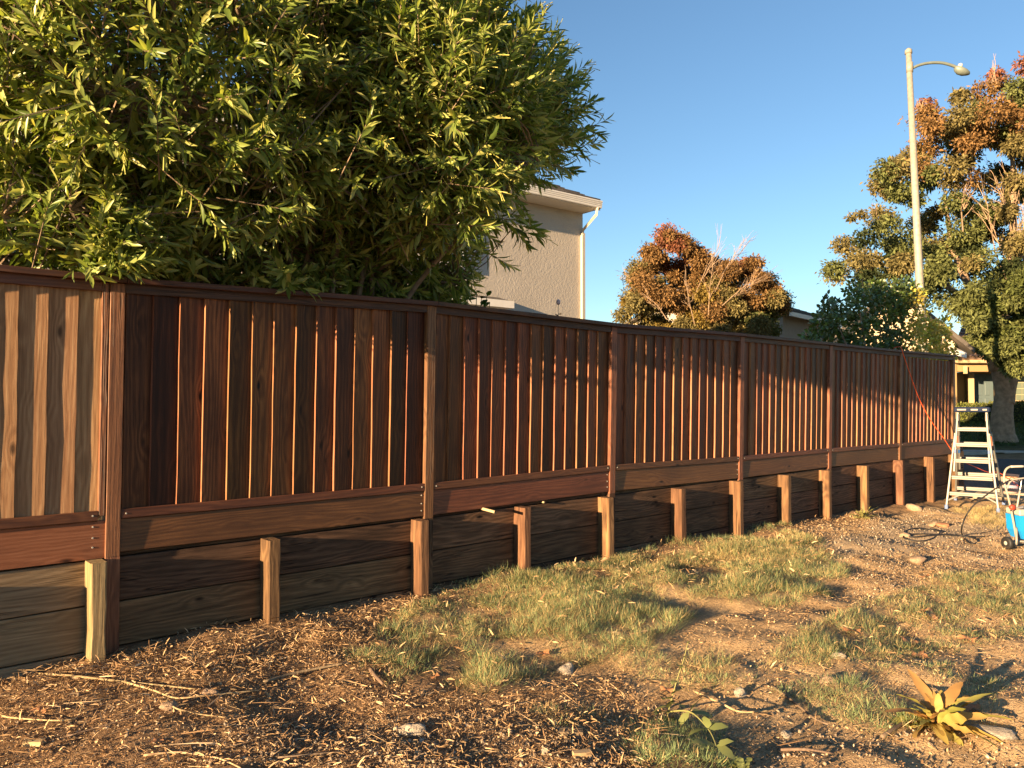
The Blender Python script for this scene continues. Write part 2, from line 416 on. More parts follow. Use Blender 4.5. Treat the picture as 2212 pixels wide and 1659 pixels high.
# far kerb with a storm drain opening, gutter, footpath slabs
kerb = MB(); zt = -1.63 + EYE; zg = -1.80 + EYE
dx0 = at(2142, 980, 27)[0]; dx1 = at(2171, 980, 27)[0]
kerb.box((6, 27.0, zg - .1), (dx0, 27.32, zt)); kerb.box((dx1, 27.0, zg - .1), (95, 27.32, zt)); kerb.box((dx0, 27.0, zt - .035), (dx1, 27.32, zt + .0)); kerb.box((dx0, 27.15, zg - .1), (dx1, 27.3, zg - .0))
k = tag(kerb.build('kerb', M['concrete']), kind='structure')
g_ = MB(); g_.box((6, 26.55, zg - .1), (95, 26.998, zg + .02)); tag(g_.build('gutter', M['concrete']), kind='structure')
fp = bpy.data.objects.new('footpath', None); COL.objects.link(fp); WM[fp.name] = Matrix.Identity(4); fp['kind'] = 'structure'
slab = MB().cbox((0, 0, -.1), (1.19, 1.25, 0), .012).mesh('slab', M['concrete'])
for i in range(26):
    link('slab', slab, fp, frame((8 + i * 1.2, 27.335, zt + .004 + .004 * random.random())))

# ------------------------------------------------------------------ planks and posts
def plank(name, w, L, t, mat, nseg=5, wob=.0, cham=0.0, seed=0, bow=0.0, edge=None):
    """length along +Z, width along X (centred), front face at y=0, thickness towards +Y"""
    r_ = random.Random(seed); mb = MB(); rings = []
    for i in range(nseg + 1):
        z = L * i / nseg; o = bow * math.sin(math.pi * i / nseg)
        a = -w / 2 + (r_.uniform(-wob, wob)); b = w / 2 + (r_.uniform(-wob, wob)); y = r_.uniform(-wob, wob) * .25 + o
        if cham:
            c = cham
            ring = [(a + c, y, z), (b - c, y, z), (b, y + c, z), (b, y + t - c, z), (b - c, y + t, z), (a + c, y + t, z), (a, y + t - c, z), (a, y + c, z)]
        else: ring = [(a, y, z), (b, y, z), (b, y + t, z), (a, y + t, z)]
        rings.append(ring)
    k = len(rings[0]); mb.v = [p_ for r__ in rings for p_ in r__]
    for i in range(nseg):
        for j in range(k):
            j2 = (j + 1) % k; mb.f.append((i * k + j, i * k + j2, (i + 1) * k + j2, (i + 1) * k + j))
    mb.f.append(tuple(range(k))[::-1]); mb.f.append(tuple(nseg * k + j for j in range(k)))
    me = mb.mesh(name, mat)
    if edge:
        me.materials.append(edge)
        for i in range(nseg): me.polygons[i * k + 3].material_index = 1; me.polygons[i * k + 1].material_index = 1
    return me
LEAN = .0227
_ln = math.atan(LEAN)
Zl = norm((UP + N * LEAN)[None])[0]; Yl = norm((-N + UP * LEAN)[None])[0]
def vert(s, q, z, yaw=0.0, lean=True, tilt=0.0):
    X_, Y_, Z_ = D, (Yl if lean else -N), (Zl if lean else UP)
    Mx = frame(W(s, q, z), X_, Y_, Z_)
    return Mx @ Matrix.Rotation(tilt, 4, 'Y') @ Matrix.Rotation(yaw, 4, 'Z')
def horiz(s, q, z, s2=None, z2=None, roll=0.0):
    """plank laid along the fence: local Z along, local X down, front face out"""
    a = W(s, q, z); b = W(s2, q, z2) if s2 is not None else a + D
    Z_ = norm((b - a)[None])[0]; Y_ = -N; X_ = np.cross(Y_, Z_)
    return frame(a, X_, Y_, Z_) @ Matrix.Rotation(roll, 4, 'Z')

# fence posts from the photograph: right front arris at rail height, cap height
pp = [(262, 1100, 600), (937, 1043, 652), (1330, 1004, 699), (1606, 985, 721), (1797, 968, 741), (1948, 957, 757), (2062, 948, 767)]
PS, RZ, CZ = [], [], []
for x, yr, yc in pp:
    s, z = on_fence(x, yr, 0.0); PS.append(s); RZ.append(z)
rz_fit = np.polyfit(PS, RZ, 1)
for i, (x, yr, yc) in enumerate(pp):
    r_ = ray(x + (yr - yc) * .025, yc); s_ = PS[i]
    # cap top above this post
    p_ = W(s_, .03, 0); Y_ = p_[1]; CZ.append(r_[2] / r_[1] * Y_)
PS = [PS[0] - 2.44] + PS; RZ = [RZ[0] - .005] + RZ; CZ = [CZ[0] - .012] + CZ
print('PS', np.round(PS, 3)); print('RZ', np.round(RZ, 3)); print('CZ', np.round(CZ, 3)); print('base', np.round(BS, 2), np.round(BZ, 3))
fence = thing('wooden_fence', W(0, 0, -1.7), 'long dark red brown board fence with a raw tan leftmost bay, above the retaining wall', 'fence')
H_K = .215
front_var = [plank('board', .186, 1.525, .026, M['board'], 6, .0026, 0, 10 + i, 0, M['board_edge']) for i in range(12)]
raw_var = [plank('board', wv_, 1.53, .022, M['raw'], 9, .0045, 0, 60 + i) for i, wv_ in enumerate((.174, .178, .172, .176, .17, .178))]
screw = MB().lathe([(.006, 0), (.005, .0025)], 8).mesh('screw', simple('zinc_screw', (.6, .58, .52), .4, .6))
for i in range(8):
    # post, from the ground to the cap
    s = PS[i] - .045; zb = float(base_z(s)) - .15; L = CZ[i] - .042 - zb
    if i in (0, 7) or True:
        lower = RZ[i] - .30
        me = plank('post', .09, CZ[i] - .042 - lower, .09, M['post'], 3, .0012, .004, 100 + i)
        pz = vert(s, 0.0 - LEAN * .30, lower)
        o = link('post', me, fence, pz)
        me = plank('post_foot', .09, lower - zb + .0, .09, M['wall'] if i > 1 else M['post'], 2, .001, .004, 120 + i)
        link('post_foot', me, fence, vert(s, -.30 * LEAN - .002, zb, lean=False))
s0 = PS[1] - .115
link('post_strip', plank('post_strip', .038, CZ[1] - .045 - (RZ[1] - .03), .088, M['post'], 2, .001, .003, 150), fence, vert(s0, -.004, RZ[1] - .03))
for b in range(7):
    sa, sb = PS[b], PS[b + 1] - .09
    if b == 0: sb = PS[1] - .135
    za, zb = RZ[b], RZ[b + 1]; ca, cb = CZ[b], CZ[b + 1]
    raw = (b == 0); Lh = sb - sa - .004
    zr = lambda s: za + (zb - za) * (s - sa) / (sb - sa)
    zc = lambda s: ca + (cb - ca) * (s - sa) / (sb - sa)
    # bottom rail (2x4 on its edge over the boards' feet) and kick board below it
    r_ = link('bottom_rail', plank('bottom_rail', .062, Lh, .05, M['rail'], 4, .0012, .004, 200 + b), fence, horiz(sa + .002, -.003, zr(sa) - .031, sb, zr(sb) - .031))
    kh = .24 if raw else H_K
    link('kick_board', plank('kick_board', kh, Lh + (.05 if raw else 0), .038, M['red_kick'] if raw else M['rail'], 4, .0012, .003, 220 + b), fence,
         horiz(sa + .002, -.019, zr(sa) - .064 - kh / 2, sb + (.05 if raw else 0), zr(sb) - .064 - kh / 2))
    for (sx, dz) in ((sa + .03, -.03), (sb - .03, -.028), (sb - .025, -.10), (sb - .025, -.17), (sb - .025, -.23)):
        q_ = -.003 if dz > -.06 else -.019
        link('screw', screw, fence, frame(W(sx, q_ + .0005, zr(sx) + dz), D, UP, N))
    # cap and the trim under it
    zdrop = 0.0
    link('cap_rail', plank('cap_rail', .038, (sb + .09 + (.045 if raw else 0)) - sa - .004, .15, M['cap'], 4, .0015, .003, 240 + b), fence,
         horiz(sa - .0 + .002, .034 + LEAN * 1.5, zc(sa) - .019, sb + .09, zc(sb) - .019 + 0.0))
    link('top_trim', plank('top_trim', .062, Lh, .018, M['rail'] if raw else M['cap'], 3, .001, .002, 260 + b), fence,
         horiz(sa + .002, -.006 + LEAN * 1.45, zc(sa) - .0385 - .031, sb, zc(sb) - .0385 - .031))
    if not raw:
        n = 14; pitch_ = (sb - sa - .02) / n
        for k in range(n):       # each board's near edge laps over the one before it
            s = sa + .012 + pitch_ * k + .093 + random.uniform(-.004, .004)
            if s + .094 > sb: s = sb - .0945
            yw = R(8.0) + random.uniform(-.006, .006)
            link('board', front_var[(k * 5 + b * 3) % 12] if k % 2 else random.choice(front_var), fence, vert(s, -.033 + random.uniform(-.0045, .003), zr(s) - .05, yw, True, random.uniform(-.0012, .0012)))
    else:
        # raw bay: lapped the other way, the far edge of each board is proud
        s = on_fence(219, 900, -.056)[0]; k = 0
        while s - .08 > sa:
            link('board', raw_var[k % 6], fence, vert(s - .087, -.034, zr(s) - .05, -R(6.6) + random.uniform(-.008, .008), True, random.uniform(-.002, .002))); s -= .158; k += 1

# ------------------------------------------------------------------ retaining wall
wall = thing('retaining_wall', W(0, .02, -1.75), 'low retaining wall of weathered horizontal planks with short square posts under the board fence', 'retaining wall')
stubs = [(230, 1450, 1213), (606, 1370, 1165), (928, 1290, 1124), (1148, 1252, 1096), (1328, 1206, 1075), (1483, 1186, 1056), (1607, 1168, 1040), (1710, 1143, 1027), (1797, 1131, 1017), (1878, 1115, 1007), (1955, 1102, 995), (2020, 1090, 988)]
SP = []
for i, (x, yb, yt) in enumerate(stubs):
    s, z = on_fence(x, (yb + yt) / 2, .12); _, zt_ = on_fence(x - 20, yt, .06)
    SP.append((s, zt_))
SP = [(SP[0][0] - 1.22, SP[0][1])] + SP + [(SP[-1][0] + 1.15, SP[-1][1] - .01)]
print('SP', [(round(a, 2), round(b, 3)) for a, b in SP])
for i, (s, zt_) in enumerate(SP):
    zb = float(base_z(s)) - .2; raw = i <= 1
    me = plank('wall_post', .088, zt_ - zb, .158, M['raw_stub'] if raw else M['stub'], 6, .004, .009, 300 + i)
    Mx = vert(s - .045, .12, zb, random.uniform(-.03, .03), False, random.uniform(-.008, .008))
    o = link('wall_post', me, wall, Mx)
    if i == 1: o['label'] = 'pale unstained post with rough grain'
row = .288
for b in range(8):
    sa = PS[b] - .17 if b < 7 else PS[7] - .17; sb = PS[b + 1] - .17 if b < 7 else PS[7] + .6
    if b == 7: sa = PS[7] - .17
    raw = b == 0
    sl = .0053
    for k in range(-1, 4):
        h = row - .008 if k >= 0 else .12
        z_top = -.985 + sl * sa - row * k if k >= 0 else -.985 + sl * sa + .125
        zc_ = z_top - h / 2 - .004
        q_ = -.040 + random.uniform(-.004, .004) - (.018 if k < 0 else 0)
        if k < 0:
            cuts = [(sa, sb)]
        else:
            cuts = [(sa, sb)]
        for (c0, c1) in cuts:
            mt = M['raw_wall'] if raw else M['wall']
            me = plank('wall_plank', h, c1 - c0 - .004, .045, mt, 5, .0025, .004, 400 + b * 7 + k)
            link('wall_plank', me, wall, horiz(c0 + .002, q_, zc_, c1, zc_ + sl * (c1 - c0), random.uniform(-.01, .01)))
# drain pipe ends that stick out of the planks
M['pvc'] = simple('cream_pipe', (.42, .32, .19), .45, var=.06)
sp_, zp_ = on_fence(1046, 1102, 0.0)
a_ = W(sp_, -.05, zp_ + .012); b_ = W(sp_ + .02, .13, zp_ - .006)
pm = MB(); pm.tube([a_, b_], .0135, 14, False); pm.tube([b_, a_], .0105, 14, False)
pm.build('drain_pipe', M['pvc'], wall, True)
sp_, zp_ = on_fence(1177, 1085, 0.0)
MB().tube([W(sp_, -.05, zp_), W(sp_ + .004, -.012, zp_ - .002)], [.010, .010], 12).build('drain_pipe', M['pvc'], wall, True)

# ------------------------------------------------------------------ house behind the oleander
M['stucco'], nt, p = newmat('stucco'); tc = nd(nt, 'ShaderNodeTexCoord')
n1 = noise(nt, tc.outputs['Object'], 1.2, 5); n2 = noise(nt, tc.outputs['Object'], 16, 4, .6)
nt.links.new(ramp(nt, n1, [(.3, (.42, .38, .325)), (.7, (.475, .43, .37))]), p.inputs['Base Color']); p.inputs['Roughness'].default_value = .95; p.inputs['Specular IOR Level'].default_value = .1
bump(nt, math_n(nt, 'ADD', n2, noise(nt, tc.outputs['Object'], 30, 3)), .02, .28, p)
M['white'] = simple('white_paint', (.74, .71, .65), .5, var=.04)
M['cream_paint'] = simple('cream_paint', (.50, .44, .35), .55, var=.05)
M['tile'] = island('roof_tile', [(0, (.10, .085, .07)), (.5, (.15, .125, .10)), (1, (.21, .175, .14))], .85)
M['tile_one'] = simple('grey_tile', (.085, .074, .064), .85, var=.35, nscale=4, bmp=.5)
M['glass'], nt, p = newmat('window_glass'); p.inputs['Base Color'].default_value = (.03, .04, .05, 1); p.inputs['Roughness'].default_value = .05
HA = math.atan((3250 - PCX) / FPX) 
DH = np.array([math.sin(HA), math.cos(HA), 0]); NH = np.array([math.cos(HA), -math.sin(HA), 0])
HC = at(1259, 600, 17.0); HC[2] = EYE
def H(t, o, z): return HC - DH * t + NH * o + UP * z       # t leftward along the wall, o out of it
house = thing('stucco_house', H(5, -4, -.95), 'two storey beige stucco house with white gutter and downpipe behind the oleander', 'house')
def on_house(x, y, o=0.0):
    r_ = ray(x, y); p0 = HC + NH * o; p0 = p0 - UP * EYE; t = (p0[:2] @ NH[:2]) / (r_[:2] @ NH[:2]); p_ = r_ * t; w = p_ - (HC - UP * EYE)
    return float(-(w @ DH)), float(p_[2])
GT, zg_ = on_house(1302, 434, .58)
zg_ = zg_ + 0.0            # top of the gutter
ft = 11.0; dp = 4.6
wallm = MB(); wallm.add([H(0, 0, -1), H(ft, 0, -1), H(ft, -dp, -1), H(0, -dp, -1), H(0, 0, zg_ + .05), H(ft, 0, zg_ + .05), H(ft, -dp, zg_ + .05), H(0, -dp, zg_ + .05), H(0, -dp / 2, zg_ + .05 + dp / 2 * .45), H(ft, -dp / 2, zg_ + .05 + dp / 2 * .45)],
    [(0, 4, 5, 1), (1, 5, 9, 6, 2), (2, 6, 7, 3), (3, 7, 8, 4, 0)])
wallm.build('wall', M['stucco'], house)
# gutter: ribbed profile run along the eave
prof = [(.50, -.16), (.55, -.155), (.558, -.13), (.552, -.12), (.566, -.095), (.558, -.085), (.573, -.06), (.565, -.05), (.58, -.025), (.58, 0.0), (.56, 0.0), (.56, -.02), (.50, -.02)]
gm = MB(); n_ = len(prof)
gm.add([H(GT, o, zg_ + z) for o, z in prof] + [H(ft + .6, o, zg_ + z) for o, z in prof], [tuple((j, (j + 1) % n_, n_ + (j + 1) % n_, n_ + j)) for j in range(n_)] + [tuple(range(n_)), tuple(range(n_, 2 * n_))[::-1]])
gm.build('gutter', M['white'], house)
sof = MB(); sof.box((0, 0, 0), (1, 1, 1)); sof.v = [tuple(H(GT + .02 + a * (ft + .6), .498 - b * .52, zg_ - .17 + c * .03)) for a, b, c in sof.v]; sof.build('soffit', M['white'], house)
vb = MB(); vb.add([H(GT, .5, zg_ - .20), H(GT, .5, zg_ - .0), H(GT, -dp / 2, zg_ + .45 * (dp / 2 + .5)), H(GT, -dp / 2, zg_ - .20 + .45 * (dp / 2 + .5)),
                  H(GT + .04, .5, zg_ - .20), H(GT + .04, .5, zg_ - .0), H(GT + .04, -dp / 2, zg_ + .45 * (dp / 2 + .5)), H(GT + .04, -dp / 2, zg_ - .20 + .45 * (dp / 2 + .5))],
       [(0, 1, 2, 3), (4, 7, 6, 5), (0, 4, 5, 1), (1, 5, 6, 2), (0, 3, 7, 4)]); vb.build('verge_board', M['white'], house)
rf = MB()
for (o0, z0, o1, z1) in ((.5, 0, -dp / 2, .45 * (dp / 2 + .5)), (-dp / 2, .45 * (dp / 2 + .5), -dp - .5, 0)):
    rf.add([H(GT, o0, zg_ + z0), H(ft + .6, o0, zg_ + z0), H(ft + .6, o1, zg_ + z1), H(GT, o1, zg_ + z1), H(GT, o0, zg_ + z0 - .06), H(ft + .6, o0, zg_ + z0 - .06), H(ft + .6, o1, zg_ + z1 - .06), H(GT, o1, zg_ + z1 - .06)],
           [(0, 1, 2, 3), (4, 7, 6, 5), (0, 4, 5, 1), (2, 6, 7, 3), (0, 3, 7, 4), (1, 5, 6, 2)])
roof = rf.build('roof', M['tile_one'], house)
sl_ = norm((-NH + UP * .45)[None])[0]; nrm = np.cross(-DH, sl_); nrm = nrm if nrm[2] > 0 else -nrm
tile = MB().cbox((-.163, 0, .0), (.163, .42, .028), .006).mesh('roof_tile', M['tile_one'])
nt_ = 0
for r__ in range(8):
    for c in range(15):
        p_ = H(GT + .17 + .33 * c + (.16 if r__ % 2 else 0), .52 - .36 * r__ * .912, zg_ + .012 + .36 * r__ * .912 * .45) + nrm * (.006 + .003 * random.random())
        Mx = frame(p_, -DH, sl_, nrm) @ Matrix.Rotation(R(-3.0), 4, 'X') @ Matrix.Rotation(random.uniform(-.02, .02), 4, 'Z')
        link('roof_tile', tile, roof, Mx); nt_ += 1
# downpipe on the corner
dpm = MB()
def hbox(mb, t0, t1, o0, o1, z0, z1):
    mb.box((0, 0, 0), (1, 1, 1)); mb.v[-8:] = [tuple(H(t0 + a * (t1 - t0), o0 + b * (o1 - o0), z0 + c * (z1 - z0))) for a, b, c in [(0,0,0),(1,0,0),(1,1,0),(0,1,0),(0,0,1),(1,0,1),(1,1,1),(0,1,1)]]
hbox(dpm, -.01, .075, .003, .07, -1, zg_ - .62)
gut = dpm.build('downpipe', M['cream_paint'], house)
el = MB(); a0 = H(GT + .12, .53, zg_ - .15); a1 = H(GT + .12, .51, zg_ - .30); a2 = H(.03, .04, zg_ - .55); a3 = H(.03, .04, zg_ - .66)
el.tube([a0, a1, a2, a3], .036, 4); el.build('downpipe_elbow', M['cream_paint'], gut)
# window with a thick white surround
def on_house(x, y, o=0.0):
    r_ = ray(x, y); p0 = HC + NH * o; p0 = p0 - UP * EYE; t = (p0[:2] @ NH[:2]) / (r_[:2] @ NH[:2]); p_ = r_ * t; w = p_ - (HC - UP * EYE)
    return float(-(w @ DH)), float(p_[2])
t_r, z_b = on_house(1004, 577, .09); t_l, z_t = t_r + 1.75, z_b + 1.5
wf = MB(); 
for (a0_, a1_, c0_, c1_) in ((t_r, t_l, z_b, z_b + .14), (t_r, t_l, z_t - .14, z_t), (t_r, t_r + .14, z_b + .14, z_t - .14), (t_l - .14, t_l, z_b + .14, z_t - .14)): hbox(wf, a0_, a1_, .002, .10, c0_, c1_)
wfo = wf.build('window', M['white'], house)
g2 = MB(); hbox(g2, t_r + .14, t_l - .14, .004, .02, z_b + .14, z_t - .14); g2.build('pane', M['glass'], wfo)
t2, z2_ = on_house(1111, 666, .45)
pg = MB(); hbox(pg, t2, t2 + 5.2, .003, .45, z2_, z2_ + .14); po = pg.build('porch_gutter', M['white'], house)
pr = MB(); pr.add([H(t2 + .05, .40, z2_ + .145), H(t2 + 5.2, .40, z2_ + .145), H(t2 + 5.2, .003, z2_ + .26), H(t2 + .05, .003, z2_ + .26)], [(0, 1, 2, 3)]); pr.build('porch_roof', M['tile_one'], house)

# ------------------------------------------------------------------ foliage
def visible_size(P, L):
    p = P - np.array([0, 0, EYE]); c, s_ = math.cos(PITCH), math.sin(PITCH)
    yy = p[:, 1] * c + p[:, 2] * s_; zz = -p[:, 1] * s_ + p[:, 2] * c
    x = PCX + p[:, 0] / yy * FPX; y = PCY - zz / yy * FPX
    return x, y, yy, L / yy
# long folded leaf along +Y
lv = np.array([[0, 0, 0], [-.5, .35, .12], [0, .38, 0], [.5, .35, .12], [-.42, .68, .08], [0, .7, -.06], [.42, .68, .08], [0, 1, -.22]], float)
lv[:, 0] *= .195; lv[:, 2] *= .35
lf3 = np.array([[0, 2, 1], [0, 3, 2], [1, 2, 5], [1, 5, 4], [2, 3, 6], [2, 6, 5], [4, 5, 7], [5, 6, 7]])
M['olean'] = island('oleander_leaf', [(0, (.08, .13, .03)), (.4, (.20, .27, .06)), (.75, (.36, .41, .11)), (1, (.58, .56, .20))], .34, .45, (1, 1, .45), spec=.45)
M['olean_one'] = island('oleander_near_leaf', [(0, (.05, .09, .02)), (1, (.05, .09, .02))], .34, .42, (1, 1, .45), spec=.45)
nt = M['olean_one'].node_tree; oi = nd(nt, 'ShaderNodeObjectInfo'); cr = [n for n in nt.nodes if n.type == 'VALTORGB'][0]; nt.links.new(oi.outputs['Random'], cr.inputs[0])
cr.color_ramp.elements[0].color = (.14, .20, .05, 1); cr.color_ramp.elements[1].color = (.40, .44, .14, 1)
M['bark'] = simple('grey_bark', (.20, .145, .10), .9, var=.4, nscale=9, bmp=1.0, bscale=30)
M['stalk'] = island('yellow_stalk', [(0, (.30, .30, .06)), (1, (.45, .42, .12))], .6)
ole = thing('oleander_bush', W(1.6, -.9, -.93), 'huge dark green oleander with long narrow leaves spilling over the fence top', 'shrub')
ELL = [  # s, q, z, rs, rq, rz, twigs
    (0.4, 0.05, 2.6, 1.8, 1.05, 1.6, 1250), (2.15, .12, 2.6, 1.25, 1.2, 1.35, 1300), (0.6, -.85, 2.2, 2.2, .45, 1.6, 620), (3.55, -.35, 3.0, .85, .8, .58, 230),
    (-1.9, -.55, 2.3, 1.1, 1.0, 1.5, 250), (-.25, -.05, 1.25, .75, .42, .62, 150), (1.25, -.65, 1.25, 1.9, .55, .65, 560), (2.7, -.7, 1.5, .85, .5, .8, 200),
    (-1.9, -.9, .95, 1.0, .5, .7, 140)]
tipsP, tipsD, tipW = [], [], []
for (es, eq, ez, rs, rq, rz, n) in ELL:
    d = rand_dirs(n); rad = rng.uniform(.55, 1.0, n) ** .8 + .16 * rng.random(n) ** 5
    loc = d * rad[:, None] * np.array([rs, rq, rz])
    P = W(es, eq, ez)[None] + loc[:, :1] * D + loc[:, 1:2] * N + loc[:, 2:] * UP
    dd = norm(d[:, :1] * D / rs + d[:, 1:2] * N / rq + d[:, 2:] * UP / rz)
    dd = norm(dd * .75 + UP * .35 + rand_dirs(n) * .45)
    tipsP.append(P); tipsD.append(dd)
for (es, eq, ez, rs, rq, rz, n) in ((3.6, -.4, 3.0, .8, .7, .6, 130), (2.1, -.1, 2.7, 1.3, 1.0, 1.3, 70), (2.6, -.6, 2.0, .8, .5, .7, 10)):   # loose outer sprays
    d = rand_dirs(n); d[:, 0] = np.abs(d[:, 0]); d = norm(d); loc = d * rng.uniform(1.0, 1.5, (n, 1)) * np.array([rs, rq, rz])
    tipsP.append(W(es, eq, ez)[None] + loc[:, :1] * D + loc[:, 1:2] * N + loc[:, 2:] * UP); tipsD.append(norm(norm(loc)[:, :1] * D + norm(loc)[:, 1:2] * N + norm(loc)[:, 2:] * UP + UP * .3 + rand_dirs(n) * .3))
tP = np.concatenate(tipsP); tD = np.concatenate(tipsD)
# keep twigs from reaching through the boards: push whatever is below the cap behind the fence
s_, q_ = sq(tP[:, 0], tP[:, 1]); zrel = tP[:, 2] - EYE
keep = ~((zrel < .80) & (q_ > -.35)); 
# hand set sprays that hang over the cap
sprays = [(300, 590, .18, (.2, .5, -.35)), (235, 565, .22, (-.3, .6, -.1)), (335, 560, .25, (.4, .7, -.1)), (270, 520, .3, (0, .7, .1)), (380, 565, .18, (.4, .5, -.2)), (205, 530, .2, (-.5, .5, 0)),
          (620, 620, .12, (-.3, .5, -.1)), (680, 632, .14, (.5, .5, -.25)), (655, 605, .1, (.2, .5, .1)), (560, 600, .05, (-.1, .5, -.1)), (300, 470, .35, (.1, .8, 0)), (250, 430, .35, (-.2, .8, .2))]
hp, hd = [], []; rt0 = random.Random(11)
sprays = sprays + [(x + rt0.uniform(-45, 45), y + rt0.uniform(-75, 0), q + rt0.uniform(-.12, .12), (dd[0] + rt0.uniform(-.5, .5), dd[1], dd[2] + rt0.uniform(0, .4))) for (x, y, q, dd) in sprays[:7] for _ in range(3)]
for (x, y, q, dd) in sprays:
    s, z = on_fence(x, y, q); hp.append(W(s, q, z)); hd.append(D * dd[0] + N * dd[1] + UP * dd[2])
tP = np.concatenate([tP[keep], np.array(hp)]); tD = np.concatenate([tD[keep], norm(np.array(hd))])
nT = len(tP)
Ltw = rng.uniform(.22, .42, nT); nl = 17
frac = np.tile(np.linspace(.0, 1.0, nl), (nT, 1)); 
idx = np.repeat(np.arange(nT), nl); fr = frac.ravel()
base = tP[idx] - tD[idx] * (Ltw[idx] * (1 - fr))[:, None]
ang = (np.arange(nl) * 2.22)[None] + rng.uniform(0, 6.28, (nT, 1)); ang = ang.ravel() + rng.uniform(-.3, .3, nT * nl)
A = axes_from(tD, np.zeros(nT)); rad_d = A[idx, :, 0] * np.cos(ang)[:, None] + A[idx, :, 2] * np.sin(ang)[:, None]
open_ = 1.15 - .75 * fr; ld = norm(rad_d * np.sin(open_)[:, None] + tD[idx] * np.cos(open_)[:, None] + np.array([0, 0, -.28]) * rng.uniform(0, 1.3, (len(fr), 1)))
Ll = rng.uniform(.095, .185, len(fr)) * (1 - .35 * fr ** 4)
# blade faces roughly away from the twig
Yv = ld; Zv = norm(tD[idx] - Yv * np.sum(tD[idx] * Yv, 1, keepdims=True) + rand_dirs(len(fr)) * .25); Xv = norm(np.cross(Yv, Zv)); Zv = np.cross(Xv, Yv)
Rl = np.stack([Xv, Yv, Zv], 2); Sl = np.stack([Ll * rng.uniform(.85, 1.25, len(fr)), Ll, Ll], 1)
sq_, qq_ = sq(base[:, 0] + ld[:, 0] * Ll, base[:, 1] + ld[:, 1] * Ll); zt2 = base[:, 2] + ld[:, 2] * Ll - EYE
sb_, qb_ = sq(base[:, 0], base[:, 1])
okk = ~((zt2 < .86) & (qq_ > -.2) & (qq_ < .08)) & ~((base[:, 2] - EYE < .86) & (qb_ > -.2) & (qb_ < .08))
vx, vy, vd, vs = visible_size(base + ld * (Ll * .5)[:, None], Ll)
# broad-side view of each leaf, for picking those that show largest
view = norm(base - np.array([0, 0, EYE])); face = np.abs(np.sum(Zv * view, 1)) * .7 + .3
inside = (vx > 10) & (vx < 1330) & (vy > 5) & (vy < 660)
sq0, qq0 = sq(base[:, 0], base[:, 1])
score = np.where(inside & okk & (qq0 > .15), vs * face, 0) + np.where(idx >= nT - len(sprays), .02, 0) * inside * okk
big = np.argsort(-score)[:300]
near = np.zeros(len(fr), bool); near[big] = True
leaf_me = np_mesh('leaf', lv, lf3, M['olean_one'], True)
for i in big:
    Mx = Matrix.Identity(4)
    for c in range(3):
        for r__ in range(3): Mx[r__][c] = float(Rl[i, r__, c] * Sl[i, c])
        Mx[c][3] = float(base[i, c])
    link('leaf', leaf_me, ole, Mx)
sel = okk & ~near
V, F = scatter(lv, lf3, base[sel], Rl[sel], Sl[sel])
V -= np.array(WM[ole.name].translation)
link('foliage', np_mesh('foliage', V, F, M['olean'], True), ole, WM[ole.name], 'stuff')
# stems: from the root to inner nodes, then twigs
st = MB(); roots = [W(1.3 + .25 * k, -.95 + .1 * (k % 3), -1.0) for k in range(6)]
nodes = []
for (es, eq, ez, rs, rq, rz, n) in ELL:
    for k in range(max(3, n // 90)):
        e = W(es, eq, ez) + D * rs * random.uniform(-.7, .7) + N * rq * random.uniform(-.55, .55) + UP * rz * random.uniform(-.6, .5)
        if (e[2] - EYE < 1.0): e = e + N * (-.65 - sq(e[0], e[1])[1])
        r0 = random.choice(roots); m_ = (r0 + e) / 2 + UP * .25 - N * .25
        mid2 = m_ * .5 + e * .5 + UP * .1
        c = spline([r0, m_, mid2, e], 4); st.tube(c, [.032 - .02 * t / len(c) for t in range(len(c))], 6, False); nodes.append(e)
nodes = np.array(nodes)
st.build('stem', M['bark'], ole, True)
# thin twigs that carry the whorls
tw = MB(); 
dist = ((tP[:, None] - nodes[None]) ** 2).sum(2); nn = dist.argmin(1)
for i in range(0, nT):
    b0 = tP[i] - tD[i] * Ltw[i]
    if tP[i, 2] - EYE < 1.0 or b0[2] - EYE < .95: continue
    if i % 3 == 0:
        e = nodes[nn[i]]; tw.tube([e, (e + b0) / 2 + rand_dirs(1)[0] * .08, b0, tP[i]], [.008, .006, .0045, .002], 3, False)
    else: tw.tube([b0 - tD[i] * .25, b0, tP[i]], [.005, .0045, .002], 3, False)
V = np.array(tw.v); 
link('twig', (lambda mb: mb.mesh('twig', M['bark']))(MB().add(V - np.array(WM[ole.name].translation), tw.f)), ole, WM[ole.name], 'stuff')
sk = MB(); ids = [i for i in range(nT) if (tP[i, 2] - EYE > 1.5)]
for i in random.sample(ids, 950):
    p0 = tP[i]; 
    for j in range(random.choice((2, 3, 4))):
        d_ = tD[i] + rand_dirs(1)[0] * .5; d_ = d_ / np.linalg.norm(d_); l_ = random.uniform(.07, .16)
        b1 = p0 + d_ * l_ * .5 + rand_dirs(1)[0] * .01; b2 = p0 + d_ * l_ + rand_dirs(1)[0] * .02 - UP * random.uniform(-.02, .04)
        sk.tube([p0, b1, b2], [.0028, .0025, .004], 4, True)
V = np.array(sk.v)
link('flower_stalk', MB().add(V - np.array(WM[ole.name].translation), sk.f).mesh('flower_stalk', M['stalk']), ole, WM[ole.name], 'stuff')

